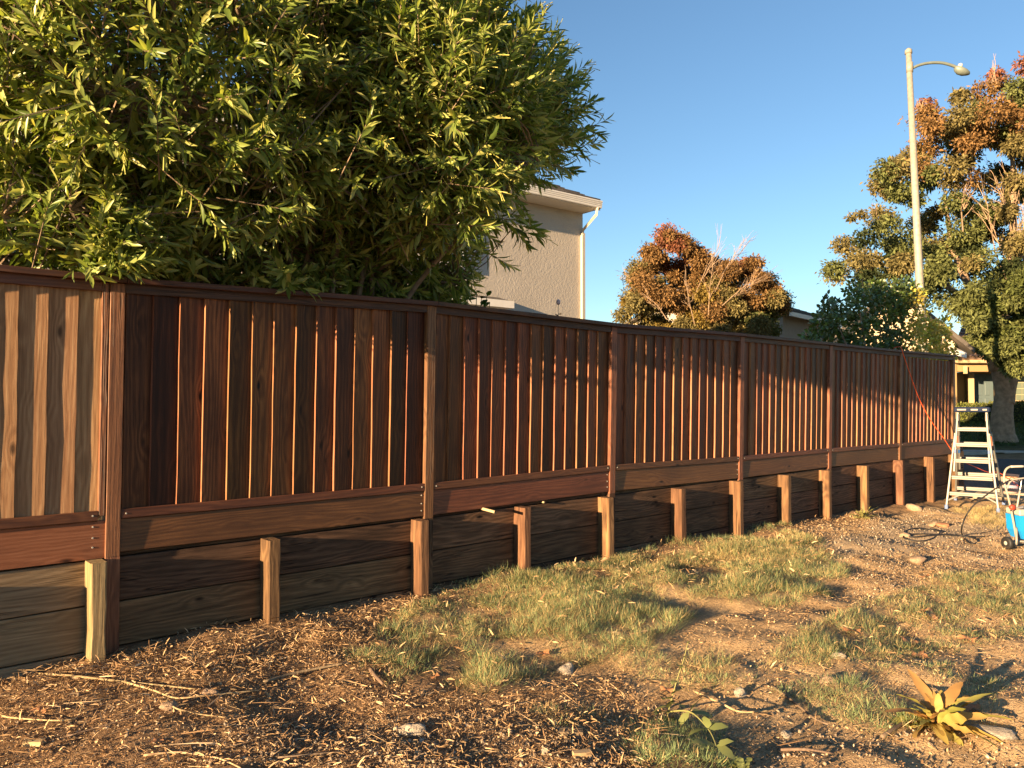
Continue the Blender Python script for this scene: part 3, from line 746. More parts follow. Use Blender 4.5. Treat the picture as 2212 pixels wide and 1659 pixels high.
# ------------------------------------------------------------------ trees
small = np.array([[0, 0, 0], [-.5, .5, .05], [.5, .5, .05], [0, 1, -.1]], float); small_f = np.array([[0, 2, 3, 1]])
def tree(name, label, base_p, limbs, puffs, leaf, palette, mat, bark, trunk_r, twigs=0, bare=None):
    """puffs: (x, y, z, rx, ry, rz, n, colour) in world space"""
    t = thing(name, base_p, label, 'tree'); o0 = np.array(base_p, float)
    tm = MB()
    for pts, r0, r1 in limbs:
        c = spline(pts, 5); tm.tube(c, [r0 + (r1 - r0) * (k / (len(c) - 1)) ** .8 for k in range(len(c))], 9, True)
    tm.build('trunk', bark, t, True)
    Ps, Ds, Cs, Sz = [], [], [], []
    for (x, y, z, rx, ry, rz, n, colr) in puffs:
        d = rand_dirs(n); r_ = rng.uniform(.3, 1.0, n) + .55 * rng.random(n) ** 5
        P = np.array([x, y, z]) + d * r_[:, None] * np.array([rx, ry, rz])
        Ps.append(P); Ds.append(norm(d * .5 + rand_dirs(n) * .7 + np.array([0, 0, -.45]))); 
        Cs.append(np.tile(colr, (n, 1)) * rng.uniform(.75, 1.25, (n, 1))); Sz.append(rng.uniform(.7, 1.3, n) * leaf)
    P = np.concatenate(Ps); Dd = np.concatenate(Ds); C_ = np.concatenate(Cs); S_ = np.concatenate(Sz)
    V, F = scatter(small, small_f, P - o0, axes_from(Dd, rng.uniform(0, 6.28, len(P))), np.stack([S_ * .42, S_, S_], 1))
    link('crown', np_mesh('crown', V, F, mat, False, np.repeat(C_, 4, 0)), t, WM[t.name])
    if bare is not None:
        bm_ = MB()
        for (p0, p1, r_) in bare[::2] + bare[1:4]:
            p0 = np.array(p0); p1 = np.array(p1); L = np.linalg.norm(p1 - p0)
            bm_.tube([p0, (p0 + p1) / 2 + rand_dirs(1)[0] * L * .06, p1], [r_, r_ * .7, r_ * .3], 4, False)
            for k in range(14):
                f_ = random.uniform(.25, .98); q0 = p0 + (p1 - p0) * f_; d_ = (p1 - p0) / L + rand_dirs(1)[0] * .65
                q1 = q0 + d_ * L * random.uniform(.15, .35); bm_.tube([q0, (q0 + q1) / 2 + rand_dirs(1)[0] * .05, q1], [r_ * .45, r_ * .35, r_ * .15], 3, False)
                q2 = q1 - (q1 - q0) * .4 ; q3 = q2 + (d_ + rand_dirs(1)[0] * .6) * L * .12; bm_.tube([q2, q3], [r_ * .3, r_ * .15], 3, False)
        bm_.build('bare_twigs', bark, t, False, 'stuff')
    return t
M['leaf_tint'] = island('tree_leaf', [(0, (.6, .6, .6)), (1, (1.5, 1.5, 1.5))], .7, .35, (1, .95, .6), tint=True, spec=.2)
M['tan_bark'] = simple('tan_bark', (.27, .19, .125), .9, var=.35, nscale=6, bmp=.8, bscale=20)
def img_puffs(spec, Y0, dyr, leafn):
    out = []
    for (x, y, r, colr, k) in spec:
        Y = Y0 + random.uniform(-dyr, dyr); p = at(x, y, Y); rr = r * Y / FPX
        out.append((p[0], p[1], p[2], rr * 1.05, rr, rr * .82, int(k * leafn), np.array(colr)))
    return out
RED = (.23, .095, .055); RUST = (.21, .125, .05); OLV = (.175, .15, .06); GRN = (.125, .145, .05); YEL = (.22, .16, .04); DKG = (.04, .055, .02)
rt = random.Random(5)
spec = []
outline = [(1345, 655, 1400, 700), ]
def fill(poly, n, rlo, rhi, colf):
    out = []
    xs = [p_[0] for p_ in poly]; ys = [p_[1] for p_ in poly]
    def ins(x, y):
        c = False; j = len(poly) - 1
        for i in range(len(poly)):
            if (poly[i][1] > y) != (poly[j][1] > y) and x < (poly[j][0] - poly[i][0]) * (y - poly[i][1]) / (poly[j][1] - poly[i][1]) + poly[i][0]: c = not c
            j = i
        return c
    k = 0
    while len(out) < n and k < n * 200:
        k += 1; x, y = rt.uniform(min(xs), max(xs)), rt.uniform(min(ys), max(ys))
        if ins(x, y): out.append((x, y, rt.uniform(rlo, rhi), colf(x, y), 1))
    return out
def colA(x, y):
    t = (y - 500) / 220 + rt.uniform(-.3, .3) + (.25 if x < 1400 else 0)
    return RED if t < .22 else RUST if t < .5 else rt.choice((OLV, RUST, OLV)) if t < .72 else rt.choice((OLV, GRN, OLV, YEL))
pA = [(1350, 640), (1345, 610), (1385, 565), (1405, 520), (1445, 498), (1480, 505), (1500, 540), (1540, 535), (1590, 545), (1640, 560), (1670, 600), (1690, 660), (1690, 730), (1340, 730)]
spec = fill(pA, 150, 14, 27, colA)
Yt = 31
def limb(pix, Y, r0, r1): return ([at(x, y, Y + random.uniform(-.5, .5)) for x, y in pix], r0, r1)
rb = at(1520, 862, Yt); rb[2] = float(-.5 + EYE)
limbsA = [limb([(1520, 905), (1522, 760), (1500, 700), (1470, 650), (1440, 600)], Yt, .22, .05), limb([(1522, 780), (1535, 690), (1575, 640), (1610, 600)], Yt, .16, .04), limb([(1520, 760), (1518, 650), (1505, 570)], Yt, .14, .03),
          limb([(1525, 790), (1590, 720), (1630, 690)], Yt, .12, .04)]
bareA = [(at(*a), at(*b), .018) for a, b in (((1500, 640, 29.5), (1560, 520, 29)), ((1540, 640, 29.5), (1600, 530, 29)), ((1560, 660, 29), (1660, 590, 29)), ((1500, 700, 29), (1480, 600, 28.5)), ((1530, 680, 29), (1540, 570, 28.5)), ((1600, 620, 30), (1700, 575, 30)), ((1400, 630, 30), (1345, 590, 30)), ((1480, 520, 31), (1470, 485, 31)), ((1550, 600, 29), (1620, 520, 29.5)), ((1580, 680, 29), (1650, 640, 28.5)), ((1440, 690, 29), (1400, 640, 29)), ((1640, 640, 30), (1705, 590, 30.5)))]
rb = at(1520, 905, Yt)
tree('autumn_tree', 'rounded tree with rust red and olive leaves beyond the middle of the fence', rb, limbsA, img_puffs(spec, Yt, 1.7, 900), .12, None, M['leaf_tint'], M['tan_bark'], .2, bare=bareA)
# the big street tree on the right
def colB(x, y):
    t = (y - 150) / 500 + rt.uniform(-.12, .12)
    return rt.choice((RED, RUST, RUST)) if t < .14 else rt.choice((RUST, OLV, OLV, OLV, GRN)) if t < .45 else rt.choice((OLV, GRN, OLV, GRN)) if t < .8 else rt.choice((GRN, GRN, DKG))
pB = [(1985, 215), (2030, 245), (2080, 190), (2130, 150), (2175, 160), (2230, 130), (2420, 180), (2500, 420), (2480, 620), (2380, 760), (2200, 790), (2120, 750), (2070, 660), (1960, 640), (1850, 640), (1800, 590), (1795, 545), (1840, 500), (1900, 470), (1960, 500), (1990, 440), (1890, 410), (1900, 370), (1980, 320), (2000, 290)]
specB = fill(pB, 340, 16, 34, colB)
specB += [(1838, 470, 9, OLV, .25), (1862, 462, 9, OLV, .25), (1895, 455, 10, OLV, .25), (1915, 470, 12, OLV, .4), (2150, 160, 14, RED, .5), (2000, 225, 16, RED, .6), (1905, 395, 22, OLV, 1), (1935, 365, 24, OLV, 1), (1960, 340, 20, OLV, .8)]
def colD(x, y): return rt.choice((GRN, GRN, (.085, .105, .03)))
specC = fill([(2095, 620), (2260, 600), (2330, 700), (2250, 780), (2160, 800), (2110, 730), (2075, 690)], 30, 20, 32, colD)
Yb = 30
limbsB = [([at(2166, 952, Yb), at(2164, 900, Yb), at(2168, 850, Yb), at(2155, 790, Yb), at(2140, 700, Yb)], .47, .22),
          ([at(2170, 870, Yb), at(2182, 820, Yb), at(2215, 750, Yb), at(2250, 640, Yb)], .36, .16), ([at(2150, 800, Yb), at(2110, 660, Yb), at(2060, 540, Yb), at(2040, 420, Yb)], .24, .06),
          ([at(2160, 760, Yb), at(2180, 600, Yb), at(2190, 420, Yb), at(2180, 260, Yb)], .24, .05), ([at(2120, 680, Yb), at(2020, 600, Yb), at(1930, 560, Yb)], .16, .05),
          ([at(2215, 750, Yb), at(2300, 600, Yb), at(2340, 400, Yb)], .22, .06), ([at(2166, 962, Yb), at(2166, 938, Yb)], .62, .44)]
bareB = [(at(*a), at(*b), .026) for a, b in (((2190, 640, 28), (2130, 430, 28)), ((2195, 600, 28), (2190, 400, 28)), ((2200, 620, 28), (2215, 450, 28)), ((2190, 520, 28), (2150, 380, 28.5)), ((2200, 700, 28), (2205, 500, 28)), ((2090, 420, 28), (2040, 350, 28)), ((2080, 500, 28.5), (2085, 400, 28)), ((1870, 500, 29), (1845, 455, 29)), ((1900, 500, 29), (1890, 450, 29)), ((1920, 490, 29), (1925, 450, 29)), ((2140, 220, 29), (2150, 150, 29)), ((2160, 560, 27.8), (2200, 440, 28)), ((2000, 300, 29), (1985, 215, 29)))]
pf = img_puffs(specB, Yb, 3.0, 520) + img_puffs(specC, Yb - 3.2, .8, 900)
tree('street_tree', 'tall broad street tree with thick forked trunk, rust red at its top, across the road', at(2166, 958, Yb), limbsB, pf, .155, None, M['leaf_tint'], M['tan_bark'], .4, bare=bareB)

# ------------------------------------------------------------------ shrub behind the far part of the fence
broad = np.array([[0, 0, 0], [-.3, .3, .06], [.3, .3, .06], [-.26, .7, .03], [.26, .7, .03], [0, 1, -.12]], float); broad_f = np.array([[0, 2, 4, 1], [1, 4, 3, 3], [3, 4, 5, 5]])
broad_t = np.array([[0, 2, 1], [1, 2, 4], [1, 4, 3], [3, 4, 5]])
M['shrub_leaf'] = island('glossy_leaf', [(0, (.6, .6, .6)), (1, (1.4, 1.4, 1.4))], .35, .15, (1, 1, .4), tint=True, spec=.5)
shr = thing('citrus_shrub', at(1905, 872, 12.6), 'dense glossy dark green shrub with yellow patch rising above the far end of the fence', 'shrub')
def colS(x, y):
    if x > 1950 + abs(y - 715) * .3: return rt.choice(((.48, .46, .08), (.36, .38, .07), (.50, .42, .09)))
    return rt.choice(((.08, .13, .03), (.11, .17, .035), (.09, .14, .05)))
specS = fill([(1765, 690), (1790, 660), (1830, 630), (1870, 615), (1960, 610), (1990, 640), (2010, 670), (2050, 690), (2060, 740), (2040, 800), (1745, 800), (1748, 730)], 190, 11, 20, colS)
specS += [(1783, 650, 6, (.05, .08, .02), .25), (1790, 640, 5, (.05, .08, .02), .2), (1840, 612, 7, (.05, .08, .02), .2), (1845, 600, 6, (.05, .08, .02), .2), (1862, 608, 6, (.05, .08, .02), .2), (1985, 640, 8, (.05, .08, .02), .3), (1752, 730, 10, (.05, .08, .02), .5), (1758, 760, 10, (.05, .08, .02), .5)]
Ps, Ds, Cs = [], [], []
def shY(x):
    return float(W(on_fence(x, 700, -1.0)[0], -1.0, 0)[1]) + .1
_ps = []
for sp1 in specS: _ps += img_puffs([sp1], shY(sp1[0]), .45, 58)
for (x, y, z, rx, ry, rz, n, cl) in _ps:
    d = rand_dirs(n); Ps.append(np.array([x, y, z]) + d * rng.uniform(.5, 1.1, (n, 1)) * np.array([rx, ry, rz])); Ds.append(norm(d + rand_dirs(n) * .5)); Cs.append(np.tile(cl, (n, 1)))
P = np.concatenate(Ps); C_ = np.concatenate(Cs); S_ = rng.uniform(.055, .10, len(P))
V, F = scatter(broad, broad_t, P - np.array(WM[shr.name].translation), axes_from(np.concatenate(Ds), rng.uniform(0, 6.28, len(P))), np.stack([S_, S_, S_], 1))
link('crown', np_mesh('crown', V, F, M['shrub_leaf'], True, np.repeat(C_, len(broad), 0)), shr, WM[shr.name])
sm = MB()
for (x, y) in ((1783, 635), (1845, 590), (1862, 600), (1800, 700), (1900, 660), (1960, 640), (2020, 700), (1985, 630)):
    sm.tube(spline([at(1905, 880, shY(1905)), at((x + 1905) / 2, 780, shY(x)), at(x, y, shY(x))], 4), [.03, .028, .026, .022, .018, .014, .011, .008, .005], 5)
sm.build('stem', M['bark'], shr, True)

# ------------------------------------------------------------------ leafy plant and rose at the middle of the fence
def leafy(name, label, cat, root, stems, leafspec, mat, lw=1.0, flower=None):
    t = thing(name, root, label, cat); s2 = MB()
    for pts, r_ in stems:
        c = spline(pts, 5); s2.tube(c, [r_ * (1 - .6 * k / len(c)) for k in range(len(c))], 6)
    s2.build('stem', M['green_stem'], t, True)
    me = np_mesh('leaf', broad * np.array([lw, 1, 1]), broad_t, mat, True)
    for (p_, d_, L) in leafspec:
        A_ = axes_from(np.array([d_], float), np.array([random.uniform(-.5, .5)]))[0]
        Mx = Matrix.Identity(4)
        for c in range(3):
            for r__ in range(3): Mx[r__][c] = float(A_[r__, c] * L)
            Mx[c][3] = float(p_[c])
        link('leaf', me, t, Mx)
    return t
M['green_stem'] = simple('green_stem', (.22, .22, .08), .6, var=.2)
def objleaf(name, a, b, rough=.5, tr=.2):
    m = island(name, [(0, a), (1, b)], rough, tr, (1, 1, .5)); nt = m.node_tree; oi = nd(nt, 'ShaderNodeObjectInfo'); cr = [n for n in nt.nodes if n.type == 'VALTORGB'][0]; nt.links.new(oi.outputs['Random'], cr.inputs[0]); return m
M['vine_leaf'] = objleaf('vine_leaf', (.05, .11, .015), (.11, .17, .03))
vs_, vz_ = on_fence(1020, 640, -.35)
vr = W(vs_, -.35, -.93); st_, lf_ = [], []
for (x, y) in ((1003, 600), (1010, 602), (1030, 628), (1052, 640), (985, 632), (1040, 645), (1058, 652)):
    s, z = on_fence(x, y, -.35); tip = W(s, -.35, z); st_.append(([vr, (vr + tip) / 2 + rand_dirs(1)[0] * .05, tip], .008))
    for k in range(13):
        f_ = 1 - k * .035; p_ = vr + (tip - vr) * f_; dd = rand_dirs(1)[0] + UP * .2; lf_.append((p_, dd / np.linalg.norm(dd), random.uniform(.07, .11)))
leafy('leafy_climber', 'bright green leafy climber peeking over the fence in front of the stucco house', 'plant', vr, st_, lf_, M['vine_leaf'], 1.1)
M['dusk_leaf'] = objleaf('dusk_leaf', (.07, .05, .03), (.06, .09, .03))
rs_, rz_ = on_fence(1206, 668, -.3); rr_ = W(rs_, -.3, -.93); tip = W(rs_, -.3, rz_ + .06)
lf_ = []
for (x, y) in ((1198, 678), (1194, 676), (1213, 675), (1216, 677), (1203, 684), (1211, 686), (1196, 683)):
    s, z = on_fence(x, y, -.3); p0 = W(rs_, -.3, z - .02); p1 = W(s, -.3, z); lf_.append((p0, (p1 - p0) / np.linalg.norm(p1 - p0), .05))
rose = leafy('rose', 'single pale pink rose bud on a thin stem above the fence before the downpipe', 'flower', rr_, [([rr_, (rr_ + tip) / 2, tip], .004)], lf_, M['dusk_leaf'])
bud = MB(); bud.lathe([(.004, -.02), (.018, -.008), (.024, .012), (.02, .03), (.009, .042)], 12, Matrix.Translation(Vector(W(rs_, -.3, rz_ + .062)))); bud.build('petals', simple('pale_petal', (.55, .42, .42), .6), rose, True)

# ------------------------------------------------------------------ street lamp
M['galv'] = simple('galvanised_pole', (.27, .255, .215), .6, .15, var=.2, nscale=14)
M['lamp_grey'] = simple('lamp_grey', (.16, .19, .17), .5, .2)
lt, lb = at(1962.5, 112, 20), at(1992, 720, 20); dv = (lb - lt) / (lb - lt)[2] * 0
zb = -1.4 + EYE; f_ = (zb - lt[2]) / (lb[2] - lt[2]); foot = lt + (lb - lt) * f_
lamp = thing('street_lamp', foot, 'tall pale galvanised street lamp with curved arm and cobra head', 'street lamp')
pm = MB(); pm.tube([foot, lt], [.118, .070], 18); pm.build('pole', M['galv'], lamp, True)
cp = MB(); cp.tube([lt - UP * .05, lt + UP * .04, lt + UP * .09], [.092, .088, .04], 16); cp.build('cap', M['galv'], lamp, True)
cl_ = MB(); c0 = at(1965, 147, 20); cl_.tube([c0 - UP * .12, c0 + UP * .14], [.084, .084], 16); cl_.build('bracket', M['galv'], lamp, True)
arm = MB(); arm.tube(spline([at(1966, 150, 20), at(1985, 141, 20), at(2008, 136, 20), at(2035, 136, 20), at(2058, 142, 20), at(2068, 147, 20)], 5), .038, 10); arm.build('arm', M['lamp_grey'], lamp, True)
hm = MB(); hc = at(2077, 152, 20); hx = norm((at(2092, 160, 20) - at(2064, 148, 20))[None])[0]; hy = np.array([0, 1, 0.]); hz = np.cross(hx, hy); Mh = frame(hc, hx, hy, hz)
secs = [(-.19, .05, .04, -.03), (-.15, .09, .06, -.09), (-.05, .13, .065, -.13), (.08, .13, .05, -.115), (.19, .08, .03, -.06), (.23, .03, .01, -.03)]
vs2 = []; 
for (x, w, zt3, zb3) in secs:
    for k in range(12):
        a = 2 * math.pi * k / 12; vs2.append(Mh @ Vector((x, w * math.cos(a), (zt3 if math.sin(a) > 0 else -zb3) * math.sin(a))))
fs2 = [tuple((i * 12 + k, i * 12 + (k + 1) % 12, (i + 1) * 12 + (k + 1) % 12, (i + 1) * 12 + k)) for i in range(5) for k in range(12)] + [tuple(range(12))[::-1], tuple(range(60, 72))]
hm.add(vs2, fs2); head = hm.build('lamp_head', M['lamp_grey'], lamp, True)
pc = MB(); pc.lathe([(.05, 0), (.055, .05), (.045, .09), (.02, .1)], 12, Mh @ Matrix.Translation((-.08, 0, .055))); pc.build('light_sensor', simple('pale_sensor', (.75, .72, .5), .5), head, True)

# ------------------------------------------------------------------ houses beyond
M['dim_wall'] = simple('grey_stucco', (.33, .30, .27), .95, var=.06, bmp=.3)
M['cream'] = simple('cream_stucco', (.62, .50, .34), .95, var=.05, bmp=.3)
M['beige'] = simple('tan_stucco', (.30, .205, .10), .95, var=.06, bmp=.3)
def pitched(name, label, c, ax, w, dpt, h_eave, rise, wallmat, rows, over=.45, z0=-.9):
    """house with a gable roof; ax: heading of the ridge direction, c: centre of the near long side"""
    A_ = np.array([math.sin(ax), math.cos(ax), 0]); B_ = np.array([-A_[1], A_[0], 0]); 
    if B_[1] < 0: B_ = -B_
    t = thing(name, (c[0], c[1], z0 + EYE), label, 'house')
    f = lambda a, b, z: np.array([c[0], c[1], EYE]) + A_ * a + B_ * b + UP * z
    wm = MB(); hw = w / 2
    wm.add([f(-hw, 0, z0), f(hw, 0, z0), f(hw, dpt, z0), f(-hw, dpt, z0), f(-hw, 0, h_eave), f(hw, 0, h_eave), f(hw, dpt, h_eave), f(-hw, dpt, h_eave), f(-hw, dpt / 2, h_eave + rise), f(hw, dpt / 2, h_eave + rise)],
           [(0, 1, 5, 4), (1, 2, 6, 9, 5), (2, 3, 7, 6), (3, 0, 4, 8, 7)]); wm.build('wall', wallmat, t)
    r2 = MB(); sl = rise / (dpt / 2)
    for sgn, b0 in ((1, 0), (-1, dpt)):
        e = b0 - sgn * over; ze = h_eave + .08 - over * sl
        r2.add([f(-hw - .4, e, ze), f(hw + .4, e, ze), f(hw + .4, dpt / 2, h_eave + .08 + rise), f(-hw - .4, dpt / 2, h_eave + .08 + rise), f(-hw - .4, e, ze - .1), f(hw + .4, e, ze - .1), f(hw + .4, dpt / 2, h_eave - .02 + rise), f(-hw - .4, dpt / 2, h_eave - .02 + rise)],
               [(0, 1, 2, 3), (4, 7, 6, 5), (0, 4, 5, 1), (0, 3, 7, 4), (1, 5, 6, 2)])
    ro = r2.build('roof', M['tile_one'], t)
    for k in range(rows):      # tile courses
        b0 = -over + (dpt / 2 + over) * k / rows; b1 = -over + (dpt / 2 + over) * (k + 1) / rows
        z_ = lambda b: h_eave + .085 + b * sl
        cm = MB(); 
        cm.add([f(-hw - .42, b0 - .02, z_(b0)), f(hw + .42, b0 - .02, z_(b0)), f(hw + .42, b0 - .02, z_(b0) + .045), f(-hw - .42, b0 - .02, z_(b0) + .045), f(hw + .42, b1, z_(b1) + .012), f(-hw - .42, b1, z_(b1) + .012)],
               [(0, 1, 2, 3), (3, 2, 4, 5), (0, 3, 5), (1, 4, 2)])
        cm.build('tile_course', M['tile_one'], ro)
    gm2 = MB(); gm2.box((0, 0, 0), (1, 1, 1)); gm2.v = [tuple(f(-hw - .4 + (w + .8) * a, -over - .10 + .09 * b, h_eave - over * sl - .12 + .19 * cc)) for a, b, cc in gm2.v]; gm2.build('gutter', M['white'], t)
    return t
Yd = 37; cd = at(1755, 715, Yd)
zev = at(1730, 693, Yd)[2] - EYE
pitched('low_house', 'low grey house with a dark tiled roof between the autumn tree and the dark shrub', (cd[0], cd[1]), R(42), 7, 8, zev + .15, 1.5, M['dim_wall'], 12)
# cream gabled house right behind the dark shrub
cg = at(1930, 700, 21); ga = thing('cream_house', (cg[0], cg[1], EYE - .9), 'cream gabled house mostly hidden by the dark shrub at the fence end', 'house')
L_, R_, T_ = at(1800, 735, 21), at(2062, 740, 21), at(1928, 632, 21)
gw = MB(); bk = np.array([1.0, 3.0, 0.])
gv = [np.array([L_[0], 21, EYE - .9]), np.array([R_[0], 21, EYE - .9]), R_, T_, L_]
gw.add(gv + [v + bk for v in gv], [(0, 1, 2, 3, 4), (1, 6, 7, 2), (0, 4, 9, 5)]); gw.build('wall', M['cream'], ga)
grf = MB()
for (a_, b_, s1) in ((L_, T_, -1), (R_, T_, 1)):
    u = norm((a_ - b_)[None])[0]; e = a_ + u * .55; fr_ = np.array([-.12, -.4, 0])
    vs3 = [e + fr_ + UP * .03, b_ + fr_ + UP * .03, b_ + bk + UP * .03, e + bk + UP * .03]; vs3 += [v + UP * .14 for v in vs3]
    grf.add(vs3, [(0, 1, 2, 3), (7, 6, 5, 4), (0, 4, 5, 1), (0, 3, 7, 4), (1, 5, 6, 2)])
grf.build('roof', M['tile_one'], ga)
eb = MB(); e0 = at(2050, 752, 20.3); e1 = at(2088, 762, 20.3); eb.add([e0, e1, e1 + np.array([.25, .9, .2]), e0 + np.array([.0, .9, .25]), e0 - UP * .14, e1 - UP * .14], [(0, 1, 2, 3), (4, 5, 1, 0)]); eb.build('eave', M['white'], ga)

# facing house across the road
Yf = 38.0
fh = thing('facing_house', at(2140, 897, Yf), 'tan house with pale blue panelled front door and wide tiled porch roof across the road', 'house')
def fb(name, x0, x1, y0, y1, dY0, dY1, mat, parent=None, ch=0.0):
    a = at(x0, y1, Yf + dY0); b = at(x1, y0, Yf + dY0); mb = MB()
    lo = (a[0], Yf + dY0, a[2]); hi = (b[0], Yf + dY1, b[2])
    (mb.cbox(lo, hi, ch) if ch else mb.box(lo, hi)); return mb.build(name, mat, parent or fh)
M['door_blue'] = simple('blue_door', (.085, .12, .13), .55, var=.04)
M['trim'] = simple('cream_trim', (.45, .34, .20), .7, var=.04)
M['shade_glass'] = simple('blind_glass', (.13, .16, .12), .3, var=.1)
fb('wall', 1990, 2066, 770, 905, -.9, 3.5, M['beige']); fb('wall', 2066.01, 2094, 806, 897, .9, 3.4, M['beige'])
fb('porch_column', 2094.2, 2104, 806, 899, .55, .95, M['trim'])
fb('porch_beam', 2066.02, 2330, 784, 803, -.85, -.25, M['beige'], None, .02)
fb('fascia', 2062, 2340, 773, 782, -1.35, -1.22, M['trim'])
fb('porch_ceiling', 2066.04, 2330, 782.4, 783.8, -1.3, 1.35, M['trim'])
fb('wall', 2104.2, 2149, 802, 899, 1.3, 3.3, M['beige'])
fb('wall', 2149.02, 2178, 812.01, 865.99, 1.31, 3.3, M['beige']); fb('wall', 2149.02, 2430, 802, 812, 1.31, 3.3, M['beige']); fb('wall', 2149.02, 2430, 866, 899, 1.31, 3.3, M['beige'])
dr = fb('door', 2107, 2145, 808, 897, 1.20, 1.295, M['door_blue'])
for (x0, x1, y0, y1) in ((2113, 2121, 811, 821), (2128, 2137, 811, 821), (2113, 2121, 826, 854), (2128, 2137, 826, 854), (2113, 2121, 860, 888), (2128, 2137, 860, 888)):
    fb('door_panel', x0, x1, y0, y1, 1.17, 1.199, M['door_blue'], dr, .02)
kn_ = MB(); kp = at(2111, 862, Yf); kn_.tube([(kp[0], Yf + 1.1, kp[2]), (kp[0], Yf + 1.199, kp[2])], [.035, .02], 8); kn_.build('door_knob', M['galv'], dr, True)
wdw = fb('window', 2180, 2300, 812, 866, 1.32, 1.36, M['trim'])
for cxi in range(9):
    for cy_ in range(4):
        x0 = 2182 + cxi * 13.1; y0 = 813.5 + cy_ * 13.1
        fb('pane', x0, x0 + 11.9, y0, y0 + 11.9, 1.303, 1.318, M['shade_glass'], wdw)
# porch roof rising away
e_l, e_r = at(2050, 772, Yf - 1.4), at(2345, 772, Yf - 1.4); t_l2, t_r3 = at(2085, 690, Yf + 2.8), at(2330, 690, Yf + 2.8)
ry = MB(); vs3 = [e_l, e_r, t_r3, t_l2]; ry.add(vs3 + [v - UP * .1 for v in vs3], [(0, 1, 2, 3), (4, 7, 6, 5), (0, 4, 5, 1), (0, 3, 7, 4), (1, 5, 6, 2), (2, 6, 7, 3)])
M['brown_tile'] = simple('brown_tile', (.16, .105, .075), .85, var=.35, nscale=5)
ro = ry.build('roof', M['brown_tile'], fh)
for k in range(12):
    f0, f1 = k / 12, (k + 1) / 12; a = e_l + (t_l2 - e_l) * f0; b = e_r + (t_r3 - e_r) * f0; c = e_r + (t_r3 - e_r) * f1; d = e_l + (t_l2 - e_l) * f1
    cm = MB(); cm.add([a + UP * .005, b + UP * .005, b + UP * .07, a + UP * .07, c + UP * .012, d + UP * .012], [(0, 1, 2, 3), (3, 2, 4, 5), (0, 3, 5), (1, 4, 2)]); cm.build('tile_course', M['brown_tile'], ro)
lan = MB(); lp = at(2085, 796, Yf - 1.0); lan.box((lp[0] - .06, lp[1] - .08, lp[2] - .25), (lp[0] + .06, lp[1] + .06, lp[2] + .12)); lan.build('porch_light', M['trim'], fh)
# hedges before it
M['hedge_leaf'] = island('hedge_leaf', [(0, (.07, .10, .02)), (1, (.19, .20, .05))], .6, .2, (1, 1, .5))
for (x0, x1, yt, yb, Yh, lab) in ((2078, 2160, 872, 905, 36.6, 'clipped pale green hedge left of the street tree trunk, below the blue door'), (2170, 2330, 868, 912, 36.4, 'clipped pale green hedge right of the street tree trunk, below the window')):
    a = at(x0, yb, Yh); b = at(x1, yt, Yh); c = (a + b) / 2; hs = np.array([(b[0] - a[0]) / 2, .55, (b[2] - a[2]) / 2])
    hg = thing('hedge', (c[0], Yh + .55, a[2]), lab, 'hedge', 'hedges in front of the facing house'); n = int(2600 * hs[0])
    u = rng.uniform(-1, 1, (n, 3)); k_ = rng.integers(0, 3, n); u[np.arange(n), k_] = np.sign(u[np.arange(n), k_]) * rng.uniform(.8, 1.05, n)
    u = u * (1 + .12 * (vnoise(u[:, 0] * 3, u[:, 2] * 3, 1.5) - .5))[:, None]
    P = u * hs + np.array([0, 0, hs[2]]); S_ = rng.uniform(.06, .12, n)
    V, F = scatter(small, small_f, P, axes_from(rand_dirs(n), rng.uniform(0, 6, n)), np.stack([S_ * .6, S_, S_], 1)); link('foliage', np_mesh('foliage', V, F, M['hedge_leaf']), hg, WM[hg.name], 'stuff')
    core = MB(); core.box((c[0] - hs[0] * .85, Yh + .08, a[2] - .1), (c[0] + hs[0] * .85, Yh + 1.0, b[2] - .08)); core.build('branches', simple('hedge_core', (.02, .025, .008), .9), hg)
# lawn blades across the road
n = 16000; LX = rng.uniform(13, 34, n); LY = rng.uniform(28.6, 37, n); LZ = gz(LX, LY) + EYE
blade = np.array([[-.5, 0, 0], [.5, 0, 0], [-.3, .55, .1], [.3, .55, .1], [0, 1, .45]], float); blade_f = np.array([[0, 1, 3], [0, 3, 2], [2, 3, 4]])
dd = norm(rand_dirs(n) * np.array([1, 1, .2]) + np.array([0, 0, .9])); S_ = rng.uniform(.08, .16, n)
V, F = scatter(blade, blade_f, np.stack([LX, LY, LZ], 1), axes_from(dd, rng.uniform(0, 6, n)), np.stack([S_ * .25, S_, S_], 1))
M['lawn'] = island('lawn_blade', [(0, (.035, .065, .015)), (1, (.09, .12, .03))], .7)
tag(link('lawn_grass', np_mesh('lawn_grass', V, F, M['lawn'])), 'shaded green lawn around the street tree beyond the road', 'grass', kind='stuff')

# ------------------------------------------------------------------ low concrete ledge at the fence end
for (x0, x1, yt, yb, Yl_, dep, lab) in ((2012, 2106, 1077, 1104, 14.6, .5, 'rough pale concrete block at the fence end behind the ladder'), (2106.5, 2240, 1066, 1100, 15.2, .7, 'brown stained concrete slab under the paint bucket')):
    a = at(x0, yb, Yl_); b = at(x1, yt, Yl_); mb = MB(); mb.cbox((0, 0, -.1), (b[0] - a[0], dep, b[2] - a[2]), .02)
    o = link('concrete_block', mb.mesh('concrete_block', M['ledge']), None, frame((a[0], Yl_, a[2]))); tag(o, lab, 'concrete block', 'concrete edging at the fence end')
led_top = at(2150, 1066, 15.2)[2]
